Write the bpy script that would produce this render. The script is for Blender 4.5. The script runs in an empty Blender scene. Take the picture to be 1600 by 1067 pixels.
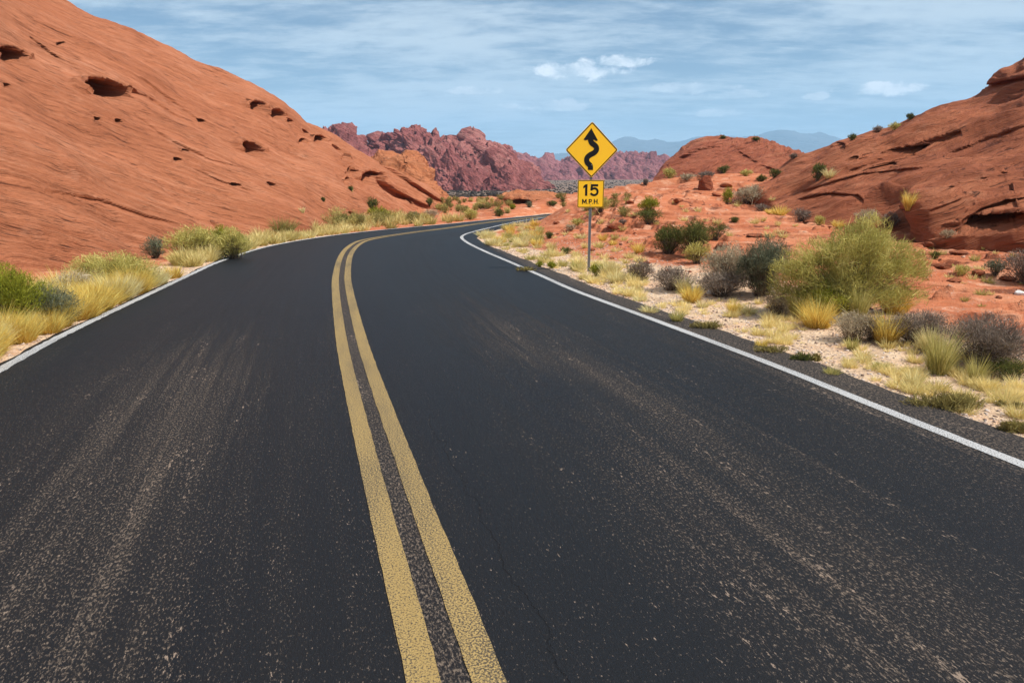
import bpy, math, random
import numpy as np
from mathutils import Vector, Matrix
from mathutils.bvhtree import BVHTree
S = bpy.context.scene
COL = S.collection
# ---------------------------------------------------------------- camera
F = 1067.0; HZ = 286.0; CAMH = 1.6
PITCH = math.atan((533.5 - HZ) / F)
cd = bpy.data.cameras.new('camera'); cam = bpy.data.objects.new('camera', cd); COL.objects.link(cam)
cd.sensor_width = 36; cd.lens = 24.0; cd.clip_start = 0.05; cd.clip_end = 40000
cam.location = (0, 0, CAMH); cam.rotation_euler = (math.pi / 2 - PITCH, 0, 0)
S.camera = cam
S.cycles.volume_bounces = 2
# ---------------------------------------------------------------- light
SUN_AZ = 110.0   # clockwise from the view direction (+Y)
SUN_EL = 54.0
S.view_settings.view_transform = 'Standard'; S.view_settings.look = 'None'
S.view_settings.exposure = 0.32; S.view_settings.gamma = 1
ld = bpy.data.lights.new('sun', 'SUN'); ld.energy = 5.0; ld.angle = math.radians(0.53); ld.color = (1.0, 0.955, 0.89)
sun = bpy.data.objects.new('sun', ld); COL.objects.link(sun)
az, el = math.radians(SUN_AZ), math.radians(SUN_EL)
sdir = Vector((math.sin(az) * math.cos(el), math.cos(az) * math.cos(el), math.sin(el)))
sun.rotation_euler = sdir.to_track_quat('Z', 'Y').to_euler(); sun.location = (20, -10, 40)

class NT:
    """small node helper"""
    def __init__(s, tree): s.t = tree; s.n = tree.nodes; s.l = tree.links
    def add(s, typ, **kw):
        n = s.n.new(typ)
        for k, v in kw.items(): setattr(n, k, v)
        return n
    def put(s, sock, v):
        if hasattr(v, 'is_output'): s.l.new(v, sock)
        elif v is not None:
            if isinstance(v, (tuple, list)) and len(v) == 3 and sock.type == 'RGBA': v = (*v, 1)
            sock.default_value = v
    def math(s, op, a, b=None, c=None, clamp=False):
        n = s.add('ShaderNodeMath', operation=op, use_clamp=clamp); s.put(n.inputs[0], a)
        if b is not None: s.put(n.inputs[1], b)
        if c is not None: s.put(n.inputs[2], c)
        return n.outputs[0]
    def vmath(s, op, a, b=None):
        n = s.add('ShaderNodeVectorMath', operation=op); s.put(n.inputs[0], a)
        if b is not None: s.put(n.inputs[1], b)
        return n.outputs['Value'] if op in ('DOT_PRODUCT', 'LENGTH', 'DISTANCE') else n.outputs[0]
    def noise(s, vec, scale, detail=4, rough=0.55, dist=0.0):
        n = s.add('ShaderNodeTexNoise'); s.put(n.inputs['Vector'], vec); n.inputs['Scale'].default_value = scale
        n.inputs['Detail'].default_value = detail; n.inputs['Roughness'].default_value = rough
        n.inputs['Distortion'].default_value = dist
        return n.outputs['Fac']
    def voro(s, vec, scale, feature='F1', out='Distance'):
        n = s.add('ShaderNodeTexVoronoi', feature=feature); s.put(n.inputs['Vector'], vec); n.inputs['Scale'].default_value = scale
        return n.outputs[out]
    def step(s, v, a, b):
        n = s.add('ShaderNodeMapRange', interpolation_type='SMOOTHSTEP'); s.put(n.inputs[0], v)
        s.put(n.inputs[1], a); s.put(n.inputs[2], b); n.inputs[3].default_value = 0; n.inputs[4].default_value = 1
        return n.outputs[0]
    def mapping(s, vec, rot=None, scale=None, loc=None):
        n = s.add('ShaderNodeMapping'); s.put(n.inputs[0], vec)
        if rot: n.inputs['Rotation'].default_value = rot
        if scale: n.inputs['Scale'].default_value = scale
        if loc: n.inputs['Location'].default_value = loc
        return n.outputs[0]
    def mix(s, f, a, b, mode='MIX'):
        n = s.add('ShaderNodeMix', data_type='RGBA', blend_type=mode); n.clamp_factor = True
        s.put(n.inputs[0], f); s.put(n.inputs[6], a); s.put(n.inputs[7], b)
        return n.outputs[2]
    def ramp(s, v, stops, interp='LINEAR'):
        n = s.add('ShaderNodeValToRGB'); s.put(n.inputs[0], v); cr = n.color_ramp; cr.interpolation = interp
        while len(cr.elements) < len(stops): cr.elements.new(0.5)
        for e, (p, c) in zip(cr.elements, stops):
            e.position = p; e.color = (c, c, c, 1) if not isinstance(c, (tuple, list)) else (*c, 1)
        return n.outputs[0]
    def bump(s, h, strength=0.5, dist=0.02, nrm=None):
        n = s.add('ShaderNodeBump'); s.put(n.inputs['Height'], h); n.inputs['Strength'].default_value = strength
        n.inputs['Distance'].default_value = dist
        if nrm: s.put(n.inputs['Normal'], nrm)
        return n.outputs[0]

# ---- world: physical sky plus procedural cloud layers at infinity
W = bpy.data.worlds.new('World'); S.world = W; W.use_nodes = True
w = NT(W.node_tree); w.n.clear()
sky = w.add('ShaderNodeTexSky', sky_type='NISHITA', sun_disc=False)
sky.sun_elevation = el; sky.sun_rotation = az; sky.air_density = 1.0; sky.dust_density = 1.4; sky.ozone_density = 1.4
tc = w.add('ShaderNodeTexCoord'); D = tc.outputs['Generated']
sp = w.add('ShaderNodeSeparateXYZ'); w.put(sp.inputs[0], D)
DX, DY, DZ = sp.outputs
zz = w.math('MAXIMUM', DZ, 0.0)
inv = w.math('DIVIDE', 1.0, w.math('ADD', zz, 0.10))
pl = w.add('ShaderNodeCombineXYZ'); w.put(pl.inputs[0], w.math('MULTIPLY', DX, inv)); w.put(pl.inputs[1], w.math('MULTIPLY', DY, inv))
PLN = pl.outputs[0]
def sky_stage():
    streak = w.noise(w.mapping(PLN, rot=(0, 0, 0.10), scale=(0.34, 0.62, 1), loc=(3.1, 0.4, 0)), 1.3, 8, 0.60, 0.25)
    fine = w.noise(w.mapping(PLN, rot=(0, 0, -0.15), scale=(0.9, 1.7, 1), loc=(7.0, 2.2, 0)), 3.2, 8, 0.64, 0.2)
    veil = w.step(w.math('ADD', w.math('MULTIPLY', streak, 0.60), w.math('MULTIPLY', fine, 0.40)), 0.40, 0.60)
    c = w.mix(w.math('ADD', w.math('MULTIPLY', veil, 0.80), 0.05), w.mix(1.0, sky.outputs[0], (0.72, 0.90, 1.04), 'MULTIPLY'), (9.2, 10.4, 11.2))
    # low haze near the horizon
    c = w.mix(w.math('MULTIPLY', w.step(DZ, 0.20, -0.02), 0.58), c, (7.6, 9.9, 11.6))
    # small cumulus puffs, each an ellipse of directions broken up by noise
    cn = w.noise(w.mapping(D, scale=(1, 1, 1.7)), 30, 6, 0.6, 0.2)
    tot = None
    th = PITCH
    def direction(px, py):
        x = (px - 800) / F; y = (533.5 - py) / F
        v = Vector((x, math.cos(th) + y * math.sin(th), -math.sin(th) + y * math.cos(th))); return v.normalized()
    for px, py, rx, ry, a in [(905, 113, 85, 20, 1.0), (968, 99, 60, 13, .9), (1378, 141, 60, 12, .95), (868, 168, 62, 14, .5), (738, 143, 55, 9, .5), (1275, 152, 22, 7, .5), (1120, 178, 50, 8, .45), (792, 166, 20, 7, .5), (1075, 140, 75, 12, .45), (1150, 150, 60, 9, .35)]:
        d = direction(px, py); R = Vector((0, 0, 1)).cross(d).normalized() * -1; U = R.cross(d).normalized()
        if U.z < 0: U = -U
        dx = w.math('DIVIDE', w.vmath('DOT_PRODUCT', D, tuple(R)), rx / F * 0.95)
        dy = w.math('DIVIDE', w.math('SUBTRACT', w.vmath('DOT_PRODUCT', D, tuple(U)), d.dot(U)), ry / F * 0.95)
        dxo = d.dot(R)
        dx = w.math('SUBTRACT', dx, dxo / (rx / F * 0.95))
        # flat base: the lower half falls off quicker
        dy2 = w.math('MULTIPLY', dy, dy); low = w.step(dy, 0.1, -0.6); dy2 = w.math('ADD', dy2, w.math('MULTIPLY', low, 0.5))
        q = w.math('SUBTRACT', 1.0, w.math('ADD', w.math('MULTIPLY', dx, dx), dy2))
        front = w.step(w.vmath('DOT_PRODUCT', D, tuple(d)), 0.5, 0.6)
        q = w.step(w.math('ADD', w.math('MULTIPLY', q, 1.1), w.math('MULTIPLY', w.math('SUBTRACT', cn, 0.5), 3.2)), 0.05, 0.75)
        q = w.math('MULTIPLY', w.math('MULTIPLY', q, front), a)
        tot = q if tot is None else w.math('MAXIMUM', tot, q)
    lit = w.mix(w.step(cn, 0.35, 0.62), (8.8, 10.0, 11.0), (15.0, 15.2, 15.4))
    return w.mix(w.math('MULTIPLY', tot, 0.97), c, lit)
bg = w.add('ShaderNodeBackground'); w.put(bg.inputs[0], sky_stage()); bg.inputs[1].default_value = 0.064
wo = w.add('ShaderNodeOutputWorld'); w.l.new(bg.outputs[0], wo.inputs[0])

# ---------------------------------------------------------------- maths helpers
rng = np.random.default_rng(7)
def ray(px, py):
    x = (px - 800) / F; y = (533.5 - py) / F
    return np.array([x, math.cos(PITCH) + y * math.sin(PITCH), -math.sin(PITCH) + y * math.cos(PITCH)])
def P(px, py, depth):
    d = ray(px, py); return d * (depth / d[1]) + (0, 0, CAMH)
def Z(px, py, z=0.0):
    d = ray(px, py); return d * ((z - CAMH) / d[2]) + (0, 0, CAMH)
def PW(px, z, depth):
    return np.array([(px - 800) / F * depth * 1.0, depth, z])
def proj(Q):
    q = Q - np.array([0, 0, CAMH]); c, s = math.cos(PITCH), math.sin(PITCH)
    zc = q[..., 1] * c - q[..., 2] * s; yc = q[..., 1] * s + q[..., 2] * c
    zc = np.where(zc < 0.05, 0.05, zc)
    return 800 + F * q[..., 0] / zc, 533.5 - F * yc / zc
def sstep(a, b, x):
    t = np.clip((x - a) / (b - a), 0, 1); return t * t * (3 - 2 * t)
_pr = np.random.default_rng(11); _perm = np.concatenate([_pr.permutation(256)] * 3)
_grad = _pr.normal(size=(256, 3)); _grad /= np.linalg.norm(_grad, axis=1)[:, None]
def perlin(p):
    p = np.asarray(p, float); i = np.floor(p).astype(int); f = p - i; i &= 255
    u = f * f * f * (f * (f * 6 - 15) + 10); r = 0
    for dx in (0, 1):
        for dy in (0, 1):
            for dz in (0, 1):
                h = _perm[_perm[_perm[(i[..., 0] + dx) & 255] + ((i[..., 1] + dy) & 255)] + ((i[..., 2] + dz) & 255)] & 255
                g = _grad[h]
                d = g[..., 0] * (f[..., 0] - dx) + g[..., 1] * (f[..., 1] - dy) + g[..., 2] * (f[..., 2] - dz)
                r = r + d * (u[..., 0] if dx else 1 - u[..., 0]) * (u[..., 1] if dy else 1 - u[..., 1]) * (u[..., 2] if dz else 1 - u[..., 2])
    return r * 1.5
def fbm(p, oct=4, lac=2.1, g=0.5):
    r = 0; a = 1
    for k in range(oct):
        r = r + a * perlin(p + k * 17.3); p = p * lac; a *= g
    return r
def ridged(p, oct=5, lac=2.1, g=0.5):
    r = 0; a = 1; wgt = 1
    for k in range(oct):
        n = 1 - np.abs(perlin(p + k * 9.1)) * 2; n = np.clip(n, 0, 1) ** 2 * wgt
        r = r + a * n; wgt = np.clip(n * 1.6, 0, 1); p = p * lac; a *= g
    return r
def curve(pts, n, smooth=True):
    pts = np.asarray(pts, float); m = len(pts)
    t = np.linspace(0, m - 1, n); i = np.clip(t.astype(int), 0, m - 2); f = (t - i)[:, None]
    p1, p2 = pts[i], pts[i + 1]
    if not smooth: return p1 + (p2 - p1) * f
    p0 = pts[np.maximum(i - 1, 0)]; p3 = pts[np.minimum(i + 2, m - 1)]
    return 0.5 * ((2 * p1) + (p2 - p0) * f + (2 * p0 - 5 * p1 + 4 * p2 - p3) * f ** 2 + (3 * p1 - p0 - 3 * p2 + p3) * f ** 3)

def mesh_obj(name, v, faces, mats=None, parent=None, smooth=False, attrs=None, loc=None):
    v = np.asarray(v, float)
    me = bpy.data.meshes.new(name)
    me.vertices.add(len(v)); me.vertices.foreach_set('co', v.astype(np.float32).ravel())
    if isinstance(faces, np.ndarray): groups = [faces]
    else: groups = [f for f in faces if len(f)]
    tot = np.concatenate([np.full(len(f), np.asarray(f).shape[1], dtype=np.int32) for f in groups])
    idx = np.concatenate([np.asarray(f, dtype=np.int32).ravel() for f in groups])
    me.loops.add(len(idx)); me.loops.foreach_set('vertex_index', idx)
    me.polygons.add(len(tot)); st = np.concatenate([[0], np.cumsum(tot)[:-1]]).astype(np.int32)
    me.polygons.foreach_set('loop_start', st); me.polygons.foreach_set('loop_total', tot)
    if attrs:
        for k, a in attrs.items():
            at = me.attributes.new(k, 'FLOAT', 'POINT'); at.data.foreach_set('value', np.asarray(a, np.float32))
    me.update(calc_edges=True); me.validate()
    if smooth: me.polygons.foreach_set('use_smooth', np.ones(len(me.polygons), dtype=bool))
    if mats:
        for m in (mats if isinstance(mats, list) else [mats]): me.materials.append(m)
    o = bpy.data.objects.new(name, me); COL.objects.link(o)
    if parent: o.parent = parent
    if loc is not None: o.location = loc
    return o
def grid_faces(nu, nv, flip=False):
    a = np.arange(nu * nv).reshape(nu, nv)
    q = np.stack([a[:-1, :-1], a[1:, :-1], a[1:, 1:], a[:-1, 1:]], -1).reshape(-1, 4)
    return q[:, ::-1] if flip else q
def tag(o, label=None, cat=None, group=None, kind=None):
    if label: o['label'] = label
    if cat: o['category'] = cat
    if group: o['group'] = group
    if kind: o['kind'] = kind
    return o
def empty(name, loc, rz=0):
    o = bpy.data.objects.new(name, None); COL.objects.link(o); o.location = loc; o.rotation_euler = (0, 0, rz)
    o.empty_display_size = 0.2; return o

# ---------------------------------------------------------------- materials
def new_mat(name):
    m = bpy.data.materials.new(name); m.use_nodes = True; t = NT(m.node_tree); t.n.clear()
    out = t.add('ShaderNodeOutputMaterial'); b = t.add('ShaderNodeBsdfPrincipled'); t.l.new(b.outputs[0], out.inputs[0])
    return m, t, b, out
def plain(name, col, rough=0.6, metal=0.0, spec=0.5, noise_amt=0.08, scale=12):
    m, t, b, out = new_mat(name)
    g = t.add('ShaderNodeTexCoord').outputs['Object']
    n = t.noise(g, scale, 5, 0.6)
    c = t.mix(n, tuple(max(0, x * (1 - noise_amt * 2)) for x in col), tuple(x * (1 + noise_amt * 2) for x in col))
    t.put(b.inputs['Base Color'], c); b.inputs['Roughness'].default_value = rough; b.inputs['Metallic'].default_value = metal
    b.inputs['Specular IOR Level'].default_value = spec
    return m
def bed_rot(nrm):
    """rotation (Euler) that carries the bedding normal to +Z"""
    q = Vector(nrm).normalized().rotation_difference(Vector((0, 0, 1))); return tuple(q.to_euler('XYZ'))
def rock_mat(name, cols, nrm, sc=1.0, streak=9.0, bump=1.0, varnish=(0.10, 0.04, 0.028), vamt=0.5, pale=(0.58, 0.28, 0.17)):
    m, t, b, out = new_mat(name)
    g = t.add('ShaderNodeTexCoord').outputs['Object']
    warp = t.noise(g, 0.35 * sc, 3, 0.5)
    wv = t.add('ShaderNodeCombineXYZ'); t.put(wv.inputs[2], t.math('MULTIPLY', warp, 0.9 / sc))
    gr = t.mapping(t.vmath('ADD', g, wv.outputs[0]), rot=bed_rot(nrm))
    st = t.mapping(gr, scale=(0.55, 0.55, streak))
    n1 = t.noise(st, 1.0 * sc, 8, 0.62)                 # bedding bands
    n2 = t.noise(t.mapping(gr, scale=(0.8, 0.8, streak * 1.7)), 2.6 * sc, 7, 0.66)
    n3 = t.noise(g, 0.22 * sc, 4, 0.55)                 # broad patches
    n4 = t.noise(g, 14 * sc, 8, 0.68)                    # grain
    n5 = t.noise(g, 1.3 * sc, 6, 0.6)
    c = t.ramp(t.math('ADD', t.math('MULTIPLY', n1, 0.6), t.math('MULTIPLY', n3, 0.4)), [(0.3, cols[0]), (0.5, cols[1]), (0.72, cols[2])])
    c = t.mix(t.math('MULTIPLY', t.step(n5, 0.55, 0.75), 0.35), c, pale)
    crack = t.math('MAXIMUM', t.step(n2, 0.42, 0.33), t.math('MULTIPLY', t.step(n1, 0.36, 0.30), 0.7))
    region = t.step(t.noise(g, 0.7 * sc, 4, 0.6), 0.36, 0.60)
    c = t.mix(t.math('MULTIPLY', t.math('MULTIPLY', crack, region), vamt), c, varnish)
    c = t.mix(t.math('MULTIPLY', t.step(n4, 0.5, 0.72), 0.22), c, tuple(x * 0.62 for x in cols[0]))
    t.put(b.inputs['Base Color'], c); b.inputs['Roughness'].default_value = 0.92; b.inputs['Specular IOR Level'].default_value = 0.15
    h = t.math('ADD', t.math('MULTIPLY', n1, 0.7), t.math('MULTIPLY', n2, 0.55)); h = t.math('ADD', h, t.math('MULTIPLY', n4, 0.22))
    h = t.math('ADD', h, t.math('MULTIPLY', n5, 0.35)); h = t.math('SUBTRACT', h, t.math('MULTIPLY', t.math('MULTIPLY', crack, region), 0.35))
    t.put(b.inputs['Normal'], t.bump(h, 0.9 * bump, 0.16 / sc))
    return m
# ---------------------------------------------------------------- the road, traced on the level ground
R_px = [(1600, 727), (1400, 648), (1200, 567), (1000, 492), (900, 455), (850, 433), (800, 411), (760, 394), (735, 382), (723, 374), (722, 369), (735, 363.5), (765, 356), (800, 348), (838, 341.8), (880, 338.5)]
Y_px = [(714, 1067), (655, 884), (598, 700), (568, 600), (549, 530), (536, 460), (534, 430), (540, 400), (553, 384), (575, 374.5), (640, 364), (700, 356.5), (760, 348), (800, 343.5), (835, 340), (880, 336.5)]
L_px = [(0, 578), (100, 523), (200, 475), (300, 428), (340, 410), (400, 390), (450, 379), (520, 368), (600, 359), (700, 350), (765, 343.5), (800, 340.3), (835, 337), (880, 333.5)]
def trace(px, back):
    w_ = [Z(*p)[:2] for p in px]; d = w_[1] - w_[0]; d /= np.linalg.norm(d)
    pre = []
    for k in (14, 10, 6, 3): pre.append(w_[0] - np.array([-0.27, 0.963]) * k * back)
    post_d = np.array([0.96, 0.28]); post = [w_[-1] + post_d * k for k in (6, 14, 26)]
    c = curve(pre + w_ + post, 1600)
    s = np.concatenate([[0], np.cumsum(np.linalg.norm(np.diff(c, axis=0), axis=1))])
    m = int(s[-1] / 0.08); si = np.linspace(0, s[-1], m)
    c = np.stack([np.interp(si, s, c[:, k]) for k in (0, 1)], 1)
    kern = np.ones(13) / 13; cp = np.pad(c, ((6, 6), (0, 0)), 'edge')
    return np.stack([np.convolve(cp[:, k], kern, 'valid') for k in (0, 1)], 1)
CEN, RED, LED = trace(Y_px, 1), trace(R_px, 1.2), trace(L_px, 1.4)
def match(c, e):
    d = ((c[:, None, :] - e[None]) ** 2).sum(-1); j = d.argmin(1).astype(float)
    j = np.maximum.accumulate(j); k = 41; jp = np.pad(j, (k // 2, k // 2), 'edge'); j = np.convolve(jp, np.ones(k) / k, 'valid')
    return np.stack([np.interp(j, np.arange(len(e)), e[:, q]) for q in (0, 1)], 1)
RW, LW = match(CEN, RED), match(CEN, LED)          # the white edge lines, rung by rung
ARC = np.concatenate([[0], np.cumsum(np.linalg.norm(np.diff(CEN, axis=0), axis=1))])
def unit(a): return a / np.maximum(np.linalg.norm(a, axis=-1, keepdims=True), 1e-6)
nR = unit(RW - CEN); nL = unit(LW - CEN)
wob = lambda s, k: fbm(np.stack([s * 1.3, s * 0 + k, s * 0], -1), 4) * 0.05
SHR = 0.46; SHL = 0.13
RE = RW + nR * (SHR + wob(ARC, 3.3))[:, None]; LE = LW + nL * (SHL + wob(ARC, 8.3))[:, None]
# signed edge distance for any ground point
_ci = CEN[::3]; _re = np.linalg.norm(RE - CEN, axis=1)[::3]; _le = np.linalg.norm(LE - CEN, axis=1)[::3]; _nr = nR[::3]
_poly = np.concatenate([LE[::3], RE[::3][::-1]])
_ring = np.concatenate([_poly, _poly[:1]])
def edge_dist(xy):
    """distance outside the asphalt (negative on it)"""
    out = np.full(len(xy), 99.0)
    near = np.where((np.abs(xy[:, 0]) < 45) & (xy[:, 1] > -20) & (xy[:, 1] < 70))[0]
    A, B = _ring[:-1], _ring[1:]
    for k in range(0, len(near), 4000):
        ii = near[k:k + 4000]; q = xy[ii]
        ab = (B - A)[None]; aq = q[:, None] - A[None]
        t = np.clip((aq * ab).sum(-1) / np.maximum((ab ** 2).sum(-1), 1e-9), 0, 1)
        d = np.sqrt(((aq - ab * t[..., None]) ** 2).sum(-1)).min(1)
        c = (A[None, :, 1] > q[:, None, 1]) != (B[None, :, 1] > q[:, None, 1])
        xx = A[None, :, 0] + (q[:, None, 1] - A[None, :, 1]) / np.where(B[None, :, 1] == A[None, :, 1], 1e-9, (B - A)[None, :, 1]) * (B - A)[None, :, 0]
        ins = ((c & (q[:, None, 0] < xx)).sum(1) % 2) == 1
        out[ii] = np.where(ins, -d, d)
    return out

A0 = float(ARC[np.argmin(np.abs(CEN[:, 1] - 2.0))])     # arc length where the photograph's lower edge cuts the road
def asphalt():
    m, t, b, out = new_mat('asphalt')
    uv = t.add('ShaderNodeAttribute', attribute_name='across').outputs['Fac']
    vv = t.add('ShaderNodeAttribute', attribute_name='along').outputs['Fac']
    cx = t.add('ShaderNodeCombineXYZ'); t.put(cx.inputs[0], uv); t.put(cx.inputs[1], vv); UV = cx.outputs[0]
    wz = t.noise(t.mapping(UV, scale=(1.2, 0.35, 1)), 1.0, 5, 0.6)
    u2 = t.math('ADD', uv, t.math('MULTIPLY', t.math('SUBTRACT', wz, 0.5), 0.8))
    un = t.math('DIVIDE', t.math('ADD', u2, 4.2), 8.4)
    zone = t.ramp(un, [(0.0, .7), (0.12, .7), (0.19, .22), (0.25, .5), (0.31, .95), (0.37, .85), (0.42, .35), (0.46, .3), (0.5, .7), (0.535, .15), (0.59, .15), (0.64, .7), (0.70, .95), (0.75, .8), (0.80, .3), (0.86, .35), (0.91, .8), (0.97, .95)])
    patch_ = t.noise(t.mapping(UV, scale=(0.6, 0.16, 1), loc=(4, 2, 0)), 1.0, 4, 0.6)
    streak = t.noise(t.mapping(UV, scale=(11, 0.22, 1), loc=(2, 5, 0)), 1.0, 5, 0.65)
    zone = t.math('MULTIPLY', t.math('MULTIPLY', zone, t.step(patch_, 0.2, 0.55)), t.math('ADD', 0.5, t.math('MULTIPLY', t.step(streak, 0.36, 0.66), 0.55)))
    zone = t.math('MULTIPLY', zone, t.math('SUBTRACT', 0.92, t.math('MULTIPLY', t.step(vv, A0 + 3.5, A0 + 9.0), 0.72)))
    mid = t.math('MULTIPLY', t.step(t.math('ABSOLUTE', uv), 0.085, 0.05), 0.8)
    zone = t.math('MAXIMUM', zone, mid)
    shoulder = t.step(uv, 3.35, 3.65); zone = t.math('MAXIMUM', zone, t.math('MULTIPLY', shoulder, 0.8))
    # exposed aggregate: chips, some dragged along the wheel direction
    g1 = t.noise(t.mapping(UV, scale=(1, 0.42, 1)), 105, 3, 0.75); g2 = t.noise(t.mapping(UV, scale=(1, 0.28, 1), loc=(3, 1, 0)), 62, 4, 0.7)
    thr = t.math('SUBTRACT', 0.63, t.math('MULTIPLY', zone, t.math('ADD', 0.125, t.math('MULTIPLY', t.noise(t.mapping(UV, scale=(9, 0.5, 1)), 1.0, 4, 0.6), 0.08))))
    chip = t.step(g1, thr, t.math('ADD', thr, 0.07))
    clus = t.step(t.noise(t.mapping(UV, scale=(6, 0.9, 1)), 1.0, 5, 0.65), 0.46, 0.66)
    thr2 = t.math('SUBTRACT', 0.70, t.math('MULTIPLY', t.math('MULTIPLY', clus, t.math('ADD', 0.55, zone)), 0.12))
    drag = t.step(g2, thr2, t.math('ADD', thr2, 0.04))
    fine = t.noise(UV, 170, 3, 0.7); sv = t.noise(UV, 45, 2, 0.5)
    base = t.mix(fine, (0.0008, 0.0012, 0.002), (0.012, 0.0145, 0.019))
    base = t.mix(t.math('MULTIPLY', zone, 0.22), base, (0.050, 0.037, 0.029))
    big = t.noise(t.mapping(UV, scale=(0.9, 0.13, 1), loc=(1, 9, 0)), 1.0, 5, 0.6)
    base = t.mix(t.math('MULTIPLY', t.step(big, 0.45, 0.72), 0.55), base, (0.004, 0.006, 0.010))
    chipc = t.mix(t.step(sv, 0.35, 0.65), (0.075, 0.058, 0.046), (0.26, 0.195, 0.145))
    c = t.mix(t.math('MULTIPLY', chip, 0.68), base, chipc)
    c = t.mix(t.math('MULTIPLY', drag, 0.8), c, (0.32, 0.235, 0.175))
    wig = t.math('MULTIPLY', t.math('SUBTRACT', t.noise(UV, 3.0, 7, 0.65), 0.5), 0.22)
    def crackline(axis, other, pos, slope, lo, hi):
        dd = t.math('ABSOLUTE', t.math('SUBTRACT', t.math('ADD', axis, wig), t.math('ADD', pos, t.math('MULTIPLY', other, slope))))
        return t.math('MULTIPLY', t.step(dd, 0.004, 0.001), t.math('MULTIPLY', t.step(other, lo, lo + .2), t.step(other, hi, hi - .2)))
    cr = t.math('MAXIMUM', crackline(vv, uv, A0 + 2.1, 0.42, 1.0, 3.6), crackline(uv, vv, 0.36, 0.0, A0 - 1.5, A0 + 2.6))
    cr = t.math('MAXIMUM', cr, crackline(vv, uv, A0 + 5.2, -0.2, -2.6, -0.6))
    c = t.mix(t.math('MULTIPLY', cr, 0.5), c, (0.004, 0.004, 0.005)); vd = g2
    t.put(b.inputs['Base Color'], c)
    t.put(b.inputs['Roughness'], t.math('ADD', 0.55, t.math('MULTIPLY', zone, 0.3)))
    b.inputs['Specular IOR Level'].default_value = 0.2
    h = t.math('ADD', t.math('MULTIPLY', fine, 0.5), t.math('MULTIPLY', t.math('SUBTRACT', 1.0, vd), 0.5)); h = t.math('SUBTRACT', h, t.math('MULTIPLY', cr, 0.4))
    t.put(b.inputs['Normal'], t.bump(h, 0.9, 0.012))
    return m
def paint_mat(name, c0, c1, wear=0.45):
    m, t, b, out = new_mat(name)
    uv = t.add('ShaderNodeAttribute', attribute_name='across').outputs['Fac']
    vv = t.add('ShaderNodeAttribute', attribute_name='along').outputs['Fac']
    cx = t.add('ShaderNodeCombineXYZ'); t.put(cx.inputs[0], uv); t.put(cx.inputs[1], vv); UV = cx.outputs[0]
    a = t.noise(t.mapping(UV, scale=(3.5, 0.6, 1)), 1.0, 5, 0.6); f = t.noise(UV, 120, 4, 0.7); v = t.voro(UV, 110)
    c = t.mix(a, c0, c1)
    c = t.mix(t.math('MULTIPLY', t.step(f, 0.48, 0.72), 0.4), c, tuple(x * 0.6 for x in c0))
    pit = t.math('MULTIPLY', t.step(t.math('ADD', f, t.math('MULTIPLY', a, 0.25)), wear + 0.32, wear + 0.37), 0.9)
    c = t.mix(pit, c, (0.05, 0.043, 0.036))
    t.put(b.inputs['Base Color'], c); b.inputs['Roughness'].default_value = 0.75; b.inputs['Specular IOR Level'].default_value = 0.25
    t.put(b.inputs['Normal'], t.bump(t.math('ADD', f, t.math('MULTIPLY', v, -0.6)), 0.7, 0.006))
    return m
M_ASPH = asphalt()
M_YEL = paint_mat('yellow_paint', (0.28, 0.185, 0.062), (0.46, 0.32, 0.125), 0.29)
M_WHI = paint_mat('white_paint', (0.38, 0.37, 0.36), (0.62, 0.62, 0.62), 0.31)

def crown(a): return 0.0
def build_road():
    n = len(CEN); la = [0, .25, .5, .75, .9, 1.0]
    rows = []
    wl = np.linalg.norm(LE - CEN, axis=1); wr = np.linalg.norm(RE - CEN, axis=1)
    cols = []; U = []
    for f, dz in [(1.0, -0.12), (1.0, -0.012), (0.97, 0), (0.8, 0), (0.6, 0), (0.4, 0), (0.2, 0)]:
        off = 0.14 if dz == -0.12 else 0.0
        p = CEN + (LE - CEN) * f + unit(LE - CEN) * off; cols.append(np.c_[p, np.full(n, dz)]); U.append(-(wl * f + off))
    cols.append(np.c_[CEN, np.zeros(n)]); U.append(np.zeros(n))
    for f, dz in [(0.2, 0), (0.4, 0), (0.6, 0), (0.8, 0), (0.97, 0), (1.0, -0.012), (1.0, -0.12)]:
        off = 0.14 if dz == -0.12 else 0.0
        p = CEN + (RE - CEN) * f + unit(RE - CEN) * off; cols.append(np.c_[p, np.full(n, dz)]); U.append(wr * f + off)
    V = np.stack(cols, 1); U = np.stack(U, 1); A = np.repeat(ARC[:, None], V.shape[1], 1)
    o = mesh_obj('road', V.reshape(-1, 3), grid_faces(n, V.shape[1], flip=False), M_ASPH, smooth=True, attrs={'across': U.ravel(), 'along': A.ravel()})
    tag(o, kind='structure')
    if o.data.polygons[len(o.data.polygons) // 2].normal.z < 0: o.data.flip_normals()
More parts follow.
